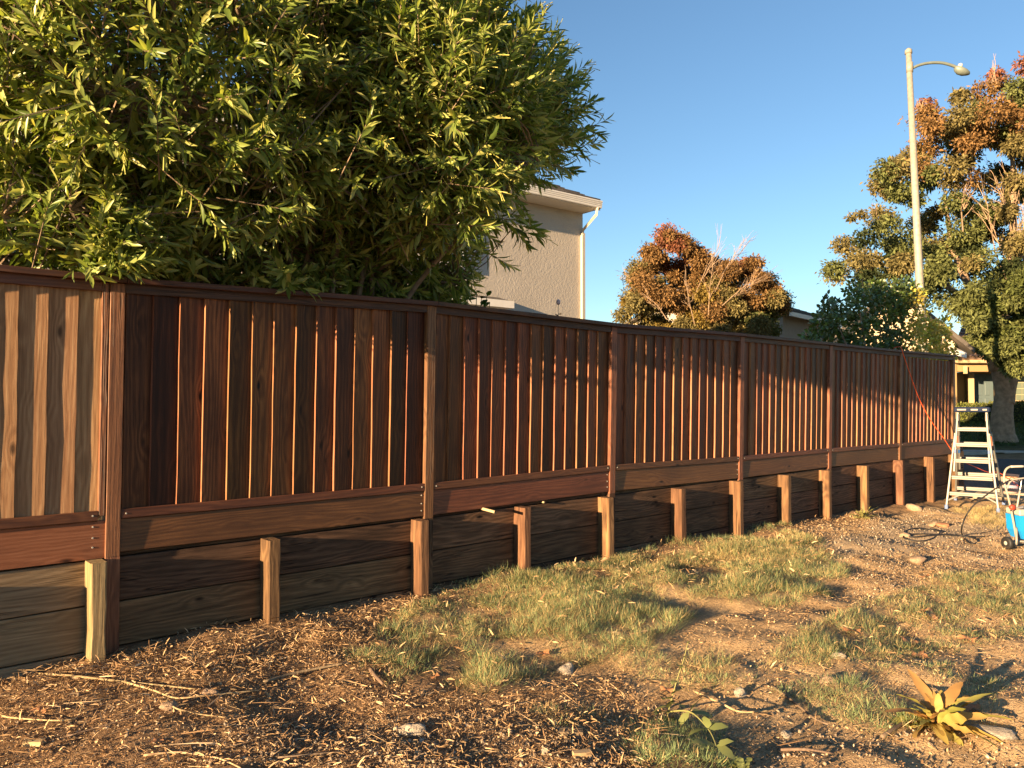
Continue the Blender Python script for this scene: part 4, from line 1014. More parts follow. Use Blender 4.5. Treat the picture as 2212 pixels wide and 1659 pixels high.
# ------------------------------------------------------------------ bucket
bp = at(2181, 1074, 15.3); bz = led_top
M['bucket'] = simple('off_white_plastic', (.34, .26, .22), .5, var=.08); M['label_grey'] = simple('bucket_label', (.30, .25, .32), .5)
M['rim'] = simple('orange_drips', (.75, .38, .22), .6)
bk_ = thing('paint_bucket', (bp[0], bp[1], bz), 'off white plastic paint bucket with orange rim and grey label behind the sprayer', 'bucket')
T_b = Matrix.Translation((bp[0], bp[1], bz))
MB().lathe([(.135, 0), (.14, .01), (.155, .36), (.150, .36), (.136, .03)], 28, T_b).build('bucket_body', M['bucket'], bk_, True)
MB().lathe([(.1555, .30), (.162, .305), (.163, .33), (.166, .335), (.166, .362), (.156, .364)], 28, T_b).build('rim', M['rim'], bk_, True)
lbm = MB(); n_ = 14
for k in range(n_ + 1):
    a = R(-165 + 120 * k / n_)
    for (r_, z) in ((.1475, .10), (.1525, .24)): lbm.v.append(tuple(T_b @ Vector((r_ * math.cos(a), r_ * math.sin(a), z))))
lbm.f = [(2 * k, 2 * k + 2, 2 * k + 3, 2 * k + 1) for k in range(n_)]; lbm.build('paper_label', M['label_grey'], bk_)
hb = MB(); hb.tube([T_b @ Vector((-.165 * math.cos(t_), -.06 * math.sin(t_) - .06, .32 - .14 * math.sin(t_))) for t_ in np.linspace(0, math.pi, 14)], .003, 5); hb.build('handle', M['galv'], bk_)

# ------------------------------------------------------------------ ladder
M['alu'] = simple('aluminium', (.135, .132, .12), .45, .15, var=.08, nscale=12)
M['blue_rubber'] = simple('blue_plastic', (.02, .07, .20), .5); M['tray_blue'] = simple('navy_plastic', (.008, .016, .045), .7, spec=.15); M['sticker'] = simple('yellow_label', (.7, .5, .12), .5); M['red_label'] = simple('red_label', (.6, .12, .05), .5)
YL = 13.6
fl, fr2 = ground_at(2043, 1104), ground_at(2119, 1106)
YL = fr2[1]; phi = R(-36)
U_ = np.array([math.cos(phi), math.sin(phi), 0]); V_ = np.array([-math.sin(phi), math.cos(phi), 0])
top_mid = at(2100, 890, YL + .35)
zf = min(fl[2], fr2[2]) + 0.0
lad = thing('folding_ladder', (top_mid[0], top_mid[1], zf), 'silver aluminium folding ladder with blue feet and blue top tray at the fence end', 'ladder')
Ht = top_mid[2] - zf
def LP(u, v, h): return top_mid * np.array([1, 1, 0]) + U_ * u + V_ * v + UP * (zf + h)
wt, wm_, wb_ = .21, .26, .37       # half widths at top, middle, bottom
def bar(mb, a, b, w, t):
    """rectangular bar from a to b, width w along U_, thickness t"""
    a = Vector(a); b = Vector(b); z = (b - a).normalized(); x = Vector(U_); x = (x - z * x.dot(z)).normalized(); y = z.cross(x)
    Mx = frame(a, x, y, z); mb.cbox((-w / 2, -t / 2, 0), (w / 2, t / 2, (b - a).length), .004, Mx)
def rung(mb, a, b, w, t):
    a = Vector(a); b = Vector(b); z = (b - a).normalized(); y = Vector((0, 0, 1)); y = (y - z * y.dot(z)).normalized(); x = y.cross(z)
    Mx = frame(a, x, y, z); mb.cbox((-w / 2, -t / 2, 0), (w / 2, t / 2, (b - a).length), .004, Mx)
for sec, (vt, vb_) in enumerate(((-.03, -.26), (.06, .98))):
    prof_w = lambda h: np.interp(h / Ht, [0, .48, 1], [wb_, wm_ + .01, wt]) if True else 0
    vv = lambda h: vb_ + (vt - vb_) * h / Ht
    for sg in (-1, 1):
        mb = MB(); hm_ = Ht * .48
        bar(mb, LP(sg * wm_, vv(hm_ * .8), hm_ * .8), LP(sg * wt, vt, Ht - .04), .028, .075)
        mb.build('side_rail', M['alu'], lad)
        mb = MB(); bar(mb, LP(sg * wb_, vb_, .05), LP(sg * (wm_ + .03), vv(hm_ + .05), hm_ + .05), .030, .085); bar(mb, LP(sg * (wm_ + .03), vv(hm_ + .05), hm_ + .05), LP(sg * (wt + .035), vv(Ht * .78), Ht * .78), .026, .085)
        mb.build('outer_rail', M['alu'], lad)
        mb = MB(); bar(mb, LP(sg * wb_, vb_ - .005, 0), LP(sg * wb_, vb_, .075), .05, .11); mb.build('foot', M['blue_rubber'], lad)
        mb = MB(); bar(mb, LP(sg * (wt + .035), vv(Ht * .57), Ht * .57), LP(sg * (wt + .033), vv(Ht * .61), Ht * .61), .034, .092); mb.build('lock_collar', M['blue_rubber'], lad)
        mb = MB(); bar(mb, LP(sg * (wt + .036), vv(Ht * .63), Ht * .63), LP(sg * (wt + .035), vv(Ht * .76), Ht * .76), .029, .087); mb.build('sticker', M['sticker'] if sg > 0 and sec == 0 else M['red_label'] if sec == 1 else M['alu'], lad)
        mb = MB(); rung(mb, LP(sg * wb_, vb_ * .98, .14), LP(sg * .12, vv(.30), .28), .012, .028); mb.build('brace', M['alu'], lad)
    for h in (.28, .55, .83, 1.10, 1.36, 1.56):
        if h > Ht - .12: continue
        f2 = np.interp(h / Ht, [0, .48, 1], [wb_ - .01, wm_ + .01, wt]); mb = MB(); rung(mb, LP(-f2, vv(h), h), LP(f2, vv(h), h), .085 if h < 1.2 else .05, .034); rung(mb, LP(-f2, vv(h) - .0, h - .032), LP(f2, vv(h), h - .032), .05, .028)
        mb.build('rung', M['alu'], lad)
for sg in (-1, 1):
    mb = MB(); mb.lathe([(.07, -.02), (.07, .02)], 16, frame(LP(sg * wt, .015, Ht - .10), UP, V_, U_) ); mb.build('hinge', M['alu'], lad, True)
    mb = MB(); bar(mb, LP(sg * wt, -.03, Ht - .16), LP(sg * wt, .0, Ht + .0), .035, .09); mb.build('hinge_plate', M['alu'], lad)
mb = MB(); mb.cbox((-.26, -.10, 0), (.26, .12, .085), .012, frame(LP(0, .0, Ht + .0), U_, V_, UP)); tray = mb.build('top_tray', M['tray_blue'], lad)
for (u0, u1) in ((-.21, -.08), (-.01, .09), (.16, .22)):
    mb = MB(); mb.box((u0, -.1035, .028), (u1, -.1005, .052), frame(LP(0, .0, Ht), U_, V_, UP)); mb.build('tray_label', M['galv'], tray)

# ------------------------------------------------------------------ sprayer cart
M['frame'] = simple('beige_tube', (.27, .245, .21), .4, .0, var=.04); M['blue'] = simple('bright_blue', (.01, .24, .62), .45, var=.05); M['black'] = simple('black_rubber', (.015, .015, .016), .6)
M['chrome'] = simple('steel', (.6, .58, .55), .3, .8); M['grey_p'] = simple('grey_plastic', (.36, .34, .30), .5)
g0 = ground_at(2176, 1189); YS = g0[1]; px = YS / FPX
sprayer = thing('paint_sprayer', (at(2215, 1100, YS)[0], YS + .1, g0[2]), 'blue and beige paint sprayer on a two wheeled tube cart at the right edge', 'paint sprayer')
Q = lambda x, y, dY=0.0: at(x, y, YS + dY)
def tubep(name, pts, r, mat, n=8, par=None, sm_=4): MB().tube(spline(pts, sm_), r, n).build(name, mat, par or sprayer, True)
tubep('handle_frame', [Q(2197, 1174), Q(2193, 1148), Q(2186, 1110), Q(2177, 1070), Q(2169, 1040, .02), Q(2171, 1018, .03), Q(2181, 1008.5, .03), Q(2196, 1007.5, .03), Q(2214, 1007.5, .03), Q(2226, 1011, .03), Q(2231, 1030, .02), Q(2229, 1065), Q(2232, 1110), Q(2238, 1172)], .0125, M['frame'])
tubep('grip', [Q(2183, 1008, .03), Q(2212, 1007.3, .03)], .0145, M['grey_p'])
tubep('cross_bar', [Q(2175, 1058, .02), Q(2181, 1042, .02), Q(2192, 1035.5, .02), Q(2229, 1031, .02)], .0095, M['frame'])
tubep('base_bar', [Q(2196, 1169, -.01), Q(2240, 1171, -.01)], .0125, M['frame'])
for xx in (2196, 2238): tubep('leg', [Q(xx, 1140, .0), Q(xx, 1174, -.10), Q(xx + 1, 1172, .28)], .012, M['frame'])
def wheel(x, name='wheel'):
    c = Q(x, 1176, .06); c[2] = g0[2] + .078; ax_ = norm(np.array([[1, .18, 0]]))[0]; Mx = frame(c, UP, np.cross(ax_, UP), ax_)
    w = MB().lathe([(.045, -.026), (.070, -.026), (.078, -.014), (.080, 0), (.078, .014), (.070, .026), (.045, .026)], 28, Mx).build(name, M['black'], sprayer, True)
    MB().lathe([(.012, -.03), (.043, -.02), (.043, .02), (.012, .03)], 18, Mx).build('hub', M['grey_p'], w, True)
wheel(2176); wheel(2252)
tubep('axle', [Q(2172, 1172, .06), Q(2256, 1174, .06)], .006, M['chrome'])
bl_ = MB(); a = Q(2185, 1164); b = Q(2236, 1113); Z0, Z1 = a[2], b[2]; yy0 = YS - .06; yy1 = YS + .20
x0, x1 = Q(2197, 1113)[0], Q(2246, 1113)[0]
bl_.add([(x0 + .05, yy0 + .03, Z0), (x1 - .01, yy0 + .03, Z0), (x1 - .01, yy1, Z0), (x0 + .05, yy1, Z0), (x0 + .0, yy0, Z0 + .10), (x1, yy0, Z0 + .10), (x1, yy1, Z0 + .10), (x0, yy1, Z0 + .10), (x0 - .012, yy0 - .01, Z1), (x1, yy0 - .01, Z1), (x1, yy1, Z1), (x0 - .012, yy1, Z1)],
        [(0, 3, 2, 1), (0, 1, 5, 4), (1, 2, 6, 5), (2, 3, 7, 6), (3, 0, 4, 7), (4, 5, 9, 8), (5, 6, 10, 9), (6, 7, 11, 10), (7, 4, 8, 11), (8, 9, 10, 11)])
body = bl_.build('motor_housing', M['blue'], sprayer)
for (u0, u1, z0_, z1_) in ((.09, .19, Z0 + .115, Z1 - .015), (.22, .32, Z0 + .02, Z0 + .09)):
    MB().cbox((x0 + u0, yy0 - .022, z0_), (x0 + u1, yy0 - .008, z1_), .006).build('housing_panel', M['blue'], body)
MB().cbox((x0 - .012, yy0 - .008, Z1 + .001), (x1, yy1, Z1 + .075), .012).build('pump_base', M['grey_p'], sprayer)
tubep('pump_rod', [Q(2196, 1100, -.02), Q(2200, 1078, -.02), Q(2203, 1060, -.02)], .011, M['frame'])
tubep('pump_lever', [Q(2203, 1062, -.02), Q(2207, 1036, -.02)], .006, M['chrome'])
tubep('gauge_pipe', [Q(2186, 1102, -.03), Q(2192, 1096, -.03), Q(2200, 1097, -.03), Q(2210, 1095, -.03)], .014, M['chrome'])
MB().lathe([(.03, -.02), (.035, 0), (.03, .02)], 16, frame(Q(2187, 1096, -.03), (1, 0, 0), (0, 0, 1), (0, -1, 0))).build('pressure_knob', simple('dark_red', (.3, .04, .02), .5), sprayer, True)
tubep('suction_pipe', [Q(2183, 1104, -.02), Q(2190, 1090, -.04), Q(2191, 1080, -.04)], .006, M['black'])
# hose
def rc(x, y): return ((3300 + x / 1.659) / 1.8228, (1300 + y / 1.659) / 1.8228)     # from an enlarged crop to the frame above
hs = [Q(*rc(1178, 992), .03), Q(*rc(1130, 980), .02), Q(*rc(1080, 1003), .0), Q(*rc(1000, 1055), .0), Q(*rc(900, 1130), .0), Q(*rc(840, 1205), .0), Q(*rc(808, 1290), .0)]
gp = [(812, 1350), (845, 1392), (885, 1406), (912, 1388), (870, 1366), (740, 1346), (600, 1352), (480, 1362), (432, 1330), (500, 1305), (600, 1312), (668, 1330), (600, 1378), (500, 1388), (425, 1362), (520, 1342), (800, 1353), (950, 1360), (1110, 1335)]
gpts = []
for q in gp:
    p_ = ground_at(*rc(*q)); p_[2] += .022; gpts.append(p_)
hm_ = MB(); hm_.tube(spline(hs + gpts, 8), .0085, 8); ho = hm_.build('paint_hose', M['black'], None, True)
tag(ho, 'black paint hose arching from the sprayer and coiled on the gravel', 'hose')
# orange cord over the fence
cpts = []
for (x, y, q) in ((1930, 752, -.15), (1941, 749, -.05), (1947, 752, .09), (1952, 768, .11), (1965, 805, .10), (1985, 860, .10), (2010, 907, .12), (2038, 946, .16), (2058, 975, .22)):
    s, z = on_fence(x, y, q); cpts.append(W(s, q, z))
cpts += [at(2085, 998, YL + .7), at(2110, 1010, YL + 1.0), at(2135, 1020, YL + 1.3), at(2160, 1022, YL + 1.6), at(2200, 1050, YL + 1.7)]
cm_ = MB(); cm_.tube(spline(cpts, 8), .0065, 6); co = cm_.build('extension_cord', simple('orange_cord', (.85, .12, .03), .5), None, True)
tag(co, 'thin orange extension cord hanging over the far end of the fence down to the ladder', 'cord')

# ------------------------------------------------------------------ ground cover
def poly_pts(poly, n):
    """random points on the ground inside an outline given in the photograph, even in the place"""
    G = np.array([ground_at(*p_)[:2] for p_ in poly]); lo, hi = G.min(0), G.max(0); out = []
    while sum(len(o) for o in out) < n:
        P = rng.uniform(lo, hi, (n * 3, 2)); c = np.zeros(len(P), bool); j = len(G) - 1
        for i in range(len(G)):
            a, b = G[i], G[j]; den = (b[1] - a[1]) if abs(b[1] - a[1]) > 1e-9 else 1e-9
            cond = ((a[1] > P[:, 1]) != (b[1] > P[:, 1])) & (P[:, 0] < (b[0] - a[0]) * (P[:, 1] - a[1]) / den + a[0]); c ^= cond; j = i
        out.append(P[c])
        if len(P[c]) == 0: break
    P = np.concatenate(out)[:n]; s, q = sq(P[:, 0], P[:, 1]); return P[q > -.02]
def area(poly):
    G = np.array([ground_at(*p_)[:2] for p_ in poly]); x, y = G[:, 0], G[:, 1]; return abs(np.dot(x, np.roll(y, 1)) - np.dot(y, np.roll(x, 1))) / 2
grass_polys = [  # outline, clumps per m2, height, straw share
    ([(745, 1420), (860, 1330), (930, 1300), (1060, 1290), (1180, 1235), (1330, 1215), (1480, 1200), (1600, 1175), (1700, 1150), (1760, 1165), (1830, 1225), (1815, 1285), (1700, 1318), (1520, 1290), (1440, 1372), (1330, 1425), (1200, 1452), (1060, 1490), (950, 1498), (860, 1480), (770, 1445)], 165, .085, .30),
    ([(1180, 1232), (1330, 1208), (1480, 1190), (1600, 1170), (1700, 1146), (1760, 1165), (1800, 1200), (1600, 1240), (1350, 1265), (1200, 1260)], 80, .075, .85),
    ([(1650, 1450), (1700, 1385), (1850, 1320), (2000, 1262), (2225, 1228), (2225, 1375), (2100, 1405), (1950, 1425), (1800, 1445)], 140, .07, .35),
    ([(1670, 1500), (1760, 1480), (1860, 1475), (1930, 1530), (1990, 1560), (1945, 1600), (1840, 1560), (1750, 1535)], 170, .085, .08),
    ([(1310, 1420), (1420, 1400), (1560, 1420), (1620, 1480), (1500, 1500), (1380, 1470)], 120, .075, .35),
    ([(1790, 1450), (2040, 1440), (2150, 1480), (2140, 1560), (2050, 1500), (1900, 1490)], 70, .06, .35),
    ([(1370, 1570), (1500, 1560), (1560, 1600), (1560, 1665), (1375, 1665)], 170, .085, .05),
    ([(1080, 1550), (1250, 1530), (1300, 1560), (1180, 1590)], 50, .07, .5),
    ([(2060, 1105), (2160, 1100), (2200, 1125), (2180, 1150), (2110, 1140)], 60, .09, 1.0),
    ([(930, 1272), (1130, 1235), (1320, 1188), (1700, 1128), (1700, 1142), (1330, 1222), (1140, 1275), (940, 1315)], 110, .08, .15),
]
cP, cH, cS = [], [], []
for poly, dens, h, straw in grass_polys:
    n = int(area(poly) * dens); pts = poly_pts(poly, n)
    keepm = vnoise(pts[:, 0], pts[:, 1], 3.3) > rng.uniform(.12, .36, len(pts)); pts = pts[keepm]
    cP.append(pts); cH.append(np.full(len(pts), h) * (.55 + .9 * vnoise(pts[:, 0], pts[:, 1], 2.2))); cS.append(np.full(len(pts), straw))
cP = np.concatenate(cP); cH = np.concatenate(cH); cS = np.concatenate(cS)
nb = 50; n = len(cP); print('clumps', n)
ix = np.repeat(np.arange(n), nb); ang = rng.uniform(0, 6.283, n * nb); cr_ = rng.uniform(.05, .11, n); rad = cr_[ix] * np.sqrt(rng.random(n * nb))
bx = cP[ix, 0] + np.cos(ang) * rad; by = cP[ix, 1] + np.sin(ang) * rad
mound = (.015 + .055 * vnoise(cP[:, 0], cP[:, 1], 2.6) * cH / .08)[ix] * (1 - (rad / cr_[ix]) ** 2)
bzz = gz(bx, by) + EYE - .006 + mound
lean_ = .3 + rng.uniform(0, 1.3, n * nb) + (rad / cr_[ix]) * 1.5
bd = norm(np.stack([np.cos(ang) * lean_, np.sin(ang) * lean_, np.ones(n * nb)], 1) + rand_dirs(n * nb) * .55)
bd[:, 2] = np.abs(bd[:, 2]) * .85 + .05; bd = norm(bd)
L = cH[ix] * rng.uniform(.35, 1.0, n * nb) * .85
straw = rng.uniform(0, 1, n * nb) < (cS[ix] * .75 + .12)
gcol = np.where(straw[:, None], np.array([.50, .38, .18]), np.array([.18, .24, .11])) * rng.uniform(.7, 1.25, (n * nb, 1))
gcol = gcol * np.where(vnoise(bx, by, 2.0) > .6, 1.15, .95)[:, None]
V, F = scatter(blade, blade_f, np.stack([bx, by, bzz], 1), axes_from(bd, rng.uniform(-.6, .6, n * nb)), np.stack([rng.uniform(.0018, .0034, n * nb), L, L], 1))
M['blade'] = island('grass_blade', [(0, (.8, .8, .8)), (1, (1.2, 1.2, 1.2))], .6, .25, (1, 1, .6), tint=True)
s_, q_ = None, None
tag(link('grass', np_mesh('grass', V, F, M['blade'], False, np.repeat(gcol, 5, 0))), 'short grey green and straw coloured grass growing in patches on the dry ground', 'grass', kind='stuff')

# leaf litter: curled dry strips and flakes
chip = np.array([[-.5, 0, 0], [.5, 0, 0], [-.6, .5, .14], [.6, .5, .14], [-.15, 1, 0], [.15, 1, 0], [0, .5, -.05]], float)
chip_f = np.array([[0, 1, 6], [0, 6, 2], [1, 3, 6], [2, 6, 4], [6, 3, 5], [6, 5, 4]])
def litter(name, label, cat, polys, lmin, lmax, wr, mat, lift=.012, tiltz=.35):
    pts = np.concatenate([poly_pts(pl, int(area(pl) * d_)) for pl, d_ in polys]); n = len(pts)
    pile = vnoise(pts[:, 0], pts[:, 1], 5); z = gz(pts[:, 0], pts[:, 1]) + EYE + rng.uniform(0, 1, n) * lift * (.5 + 1.5 * pile)
    d = rand_dirs(n) * np.array([1, 1, tiltz]); d[:, 2] = np.abs(d[:, 2]); L = lmin * (lmax / lmin) ** rng.random(n)
    ww = rng.uniform(*wr, n)
    V, F = scatter(chip, chip_f, np.stack([pts[:, 0], pts[:, 1], z], 1), axes_from(d, rng.uniform(-.9, .9, n)), np.stack([L * ww, L, L * np.minimum(1, 3.5 * ww)], 1))
    return tag(link(name, np_mesh(name, V, F, mat)), label, cat, kind='stuff')
M['litter'] = island('dry_litter', [(0, (.16, .095, .05)), (.3, (.32, .20, .105)), (.6, (.46, .31, .17)), (.85, (.58, .42, .24)), (1, (.68, .52, .33))], .8, .12, (1, .8, .5), spec=.2)
mulch = [(-40, 1470), (100, 1462), (250, 1425), (560, 1380), (760, 1335), (900, 1300), (800, 1400), (860, 1490), (1100, 1500), (1330, 1470), (1450, 1560), (1400, 1670), (700, 1670), (-40, 1670)]
wallside = [(-40, 1440), (250, 1395), (560, 1345), (900, 1265), (960, 1262), (900, 1330), (760, 1400), (560, 1450), (250, 1490), (-40, 1500)]
alongwall = [(930, 1272), (1130, 1232), (1320, 1184), (1600, 1146), (1800, 1118), (1900, 1105), (1900, 1130), (1830, 1160), (1600, 1210), (1330, 1260), (1000, 1350)]
openg = [(900, 1480), (1300, 1420), (1700, 1300), (1850, 1200), (2230, 1130), (2230, 1670), (1400, 1670)]
litter('leaf_litter', 'thick mat of curled dry oleander leaves and mulch along the foot of the wall', 'leaf litter', [(mulch, 1500), (wallside, 1400), (alongwall, 700)], .008, .055, (.06, .17), M['litter'], .03)
litter('dry_straw', 'scattered dry straw and leaf bits over the open ground', 'straw', [(openg, 600), (mulch, 500), (grass_polys[0][0], 700), (grass_polys[2][0], 500), (grass_polys[1][0], 900)], .012, .075, (.02, .055), M['litter'], .012, .2)
litter('mulch_crumbs', 'fine brown crumbs of bark and broken leaves between the leaf litter', 'mulch', [(mulch, 2900), (wallside, 1500), (openg, 1200), (alongwall, 900)], .004, .02, (.2, .6), M['litter'], .012, .5)
litter('long_twigs', 'fine broken twigs strewn through the mulch', 'twigs', [(mulch, 70), (wallside, 90), (openg, 14)], .07, .22, (.012, .03), M['litter'], .03, .15)
gp1 = grass_polys[0][0]; gp2 = grass_polys[2][0]
litter('fallen_oleander_leaves', 'dry tan oleander leaves caught on top of the grass', 'leaf litter', [(gp1, 60), (gp2, 40), (grass_polys[1][0], 90)], .03, .08, (.12, .2), M['litter'], .06, .4)
# gravel
oct_v = np.array([[1, 0, 0], [-1, 0, 0], [0, 1, 0], [0, -1, 0], [0, 0, .7], [0, 0, -.7], [.6, .6, .3], [-.6, .55, .25], [-.55, -.6, .3], [.6, -.6, .25]], float)
oct_f = np.array([[4, 0, 6], [4, 6, 2], [4, 2, 7], [4, 7, 1], [4, 1, 8], [4, 8, 3], [4, 3, 9], [4, 9, 0], [0, 5, 6], [6, 5, 2], [2, 5, 7], [7, 5, 1], [1, 5, 8], [8, 5, 3], [3, 5, 9], [9, 5, 0]])
gravel_polys = [([(1640, 1180), (1760, 1135), (1950, 1110), (2230, 1105), (2230, 1240), (2000, 1262), (1850, 1300), (1830, 1230)], 1000), ([(500, 1560), (1000, 1540), (1400, 1600), (1400, 1672), (350, 1672)], 1500), ([(1560, 1560), (1900, 1590), (2230, 1560), (2230, 1672), (1560, 1672)], 650), ([(1600, 1460), (1800, 1470), (1700, 1560), (1500, 1560)], 400), ([(1870, 1115), (1990, 1098), (2040, 1104), (1960, 1150), (1860, 1150)], 900), (mulch, 160)]
pts = np.concatenate([poly_pts(pl, int(area(pl) * d_)) for pl, d_ in gravel_polys]); n = len(pts)
sz = .0035 * (4.2) ** (rng.random(n) ** 2.2); A_ = axes_from(rand_dirs(n), rng.uniform(0, 6, n))
V, F = scatter(oct_v * (1 + 0), oct_f, np.stack([pts[:, 0], pts[:, 1], gz(pts[:, 0], pts[:, 1]) + EYE + sz * .35], 1), A_, np.stack([sz * rng.uniform(.8, 1.4, n), sz, sz * rng.uniform(.6, 1, n)], 1))
M['pebble'] = island('pebbles', [(0, (.12, .09, .06)), (.5, (.22, .17, .12)), (.88, (.32, .26, .19)), (1, (.50, .43, .33))], .85)
tag(link('gravel', np_mesh('gravel', V, F, M['pebble'], False)), 'loose tan and grey gravel spread on the open ground', 'gravel', kind='stuff')
print('gravel', n)

# ------------------------------------------------------------------ stones
def stone_mesh(seed, mat):
    r_ = np.random.default_rng(seed); nth, nph = 14, 9; vs = []; 
    for i in range(nph + 1):
        ph = math.pi * i / nph
        for j in range(nth):
            th = 2 * math.pi * j / nth; vs.append([math.sin(ph) * math.cos(th), math.sin(ph) * math.sin(th), math.cos(ph)])
    vs = np.array(vs); off = r_.uniform(0, 50, 2)
    k = 1 + .55 * (vnoise(vs[:, 0] * 1.1 + vs[:, 2] + off[0], vs[:, 1] * 1.1 - vs[:, 2] * .7 + off[1], 1.0) - .5) + .28 * (vnoise(vs[:, 0] + off[1], vs[:, 1] + vs[:, 2], 4.2) - .5)
    for _ in range(5):
        nn = norm(r_.normal(size=(1, 3)))[0]; d_ = vs @ nn; k = np.where(d_ > .62, k * (.62 / np.maximum(d_, .62)) ** .8, k)
    vs = vs * k[:, None]
    F = np.array([[i * nth + j, (i + 1) * nth + j, (i + 1) * nth + (j + 1) % nth, i * nth + (j + 1) % nth] for i in range(nph) for j in range(nth)])
    return np_mesh('stone', vs, F, mat)
M['pale_stone'] = simple('pale_stone', (.36, .31, .24), .9, var=.35, nscale=3, bmp=1.0, bscale=7)
M['brown_stone'] = simple('brown_stone', (.30, .21, .14), .9, var=.3, nscale=3, bmp=1.0, bscale=7)
M['brick_red'] = simple('broken_brick', (.38, .17, .09), .9, var=.25, nscale=4, bmp=1.0, bscale=9)
stones = [  # x, y, half width px, height ratio, material, label
    (888, 1577, 31, .55, 'pale_stone', 'pale knobbly stone lying alone on gravel, bottom centre of the frame'),
    (1222, 1444, 22, .75, 'pale_stone', 'creamy pitted stone at the lower edge of the main grass patch'),
    (366, 1527, 19, .95, 'brown_stone', 'brown angular rock standing up in the mulch right of the pale wall post'),
    (452, 1497, 22, .5, 'brown_stone', 'grey brown flat rock half sunk in mulch'),
    (1600, 1497, 18, .7, 'pale_stone', 'whitish broken stone between the thin weed and the long green grass strip'),
    (1812, 1418, 17, .6, 'pale_stone', 'small white stone in the middle right grass'),
    (1795, 1474, 24, .45, 'brown_stone', 'flat tan stone just above the long green grass strip'),
    (1985, 1211, 20, .6, 'brown_stone', 'squarish tan stone alone on the open gravel'),
    (1975, 1096, 15, .95, 'brown_stone', 'pale rubble lump right of the tuft of broad weeds by the wall'),
    (2150, 1578, 50, .2, 'pale_stone', 'wide flat pale slab of stone by the yellow dock plant, right edge'),
    (2042, 1561, 12, .8, 'pale_stone', 'small rounded stone at the foot of the yellow dock plant'),
    (1957, 1157, 14, .6, 'brown_stone', 'small brown rock beside the hose coil'),
    (2037, 1135, 13, .6, 'brick_red', 'reddish broken brick piece on the ground before the ladder'),
    (2016, 1134, 11, .75, 'brown_stone', 'tan pebble rock left of the broken brick'),
    (1178, 1622, 12, .8, 'pale_stone', 'small pale stone low in the centre gravel'),
    (1700, 1585, 16, .5, 'pale_stone', 'chalky stone in the shade below the long green grass strip')]
for i, (x, y, hw, hr, mt, lab) in enumerate(stones):
    g = ground_at(x, y + hw * hr * .45); r_ = hw * g[1] / FPX
    Mx = Matrix.Translation((g[0], g[1], g[2] + r_ * hr * .35)) @ Matrix.Rotation(random.uniform(-.5, .5), 4, 'Z') @ Matrix.Diagonal((r_, r_ * .75, r_ * hr, 1))
    tag(link('stone', stone_mesh(500 + i, M[mt]), None, Mx), lab, 'stone', 'loose stones on the ground')
# ------------------------------------------------------------------ sticks and scraps of wood
M['dry_stick'] = wood('dry_stick', (.16, .10, .055), (.32, .22, .12), (.52, .39, .23), rough=.8, blotch=.2, bmp=.5, spread=.2, knots=.2)
M['dark_stick'] = wood('dark_stick', (.09, .06, .04), (.17, .12, .08), (.26, .19, .13), rough=.85, blotch=.3, bmp=1.0, spread=.2, knots=.2)
sticks = [
    ([(85, 1462), (150, 1468), (230, 1475), (330, 1488), (420, 1495)], 4.5, 'dry_stick', 'long straight pale stick leaning at the foot of the pale wall post'),
    ([(270, 1480), (330, 1500), (380, 1515), (440, 1512), (560, 1498)], 3.5, 'dry_stick', 'pale bent twig below the long straight stick'),
    ([(360, 1520), (380, 1540), (430, 1550), (490, 1560)], 3.2, 'dry_stick', 'short curved twig left of the brown angular rock'),
    ([(310, 1640), (380, 1636), (440, 1640), (480, 1652), (520, 1668)], 4.2, 'dry_stick', 'pale forked branch at the bottom left edge'),
    ([(440, 1640), (490, 1625), (545, 1609)], 3.2, 'dry_stick', 'side shoot crossing the pale forked branch'),
    ([(0, 1552), (40, 1562), (160, 1561), (176, 1520)], 3.2, 'dry_stick', 'angled yellow twig at the left edge'),
    ([(570, 1480), (640, 1462), (750, 1438)], 6, 'dark_stick', 'long brown branch lying in the mulch left of the grass'),
    ([(800, 1452), (812, 1470), (828, 1485)], 8, 'dark_stick', 'thick rough brown root piece at the left end of the grass'),
    ([(600, 1645), (680, 1640), (760, 1628), (820, 1600)], 3.5, 'dark_stick', 'thin dark twig crossing the bottom centre gravel'),
    ([(1220, 1560), (1270, 1590), (1300, 1612)], 3.5, 'dry_stick', 'thin straw coloured stick right of the lone pale stone'),
    ([(1905, 1600), (1930, 1585), (1965, 1562)], 8, 'dark_stick', 'short thick grey stick pointing at the yellow dock plant'),
    ([(1670, 1490), (1720, 1530), (1760, 1560), (1790, 1575)], 5, 'dark_stick', 'knotted grey stick left under the long green grass strip'),
    ([(1500, 1500), (1560, 1530), (1600, 1545), (1660, 1545)], 4, 'dry_stick', 'crooked stick between the thin weed and the grass strip'),
    ([(1680, 1628), (1740, 1630), (1800, 1636)], 6, 'dark_stick', 'flat grey stick in the bottom right shade'),
    ([(140, 1600), (250, 1570), (330, 1545)], 3, 'dark_stick', 'dark thin twig rising through the bottom left mulch')]
for (pts_, r_, mt, lab) in sticks:
    P_ = []
    for k, (x, y) in enumerate(pts_):
        g = ground_at(x, y); P_.append(g + UP * (.018 + .006 * (k % 2)))
    rr = r_ * P_[0][1] / FPX * .62; c = spline(P_, 4); base_ = np.array(P_[0])
    mb = MB(); mb.tube([np.array(q) - base_ for q in c], [rr * (1 - .45 * k / len(c)) * random.uniform(.88, 1.12) for k in range(len(c))], 7)
    tag(link('stick', mb.mesh('stick', M[mt], True), None, frame(base_)), lab, 'stick', 'sticks lying on the ground')
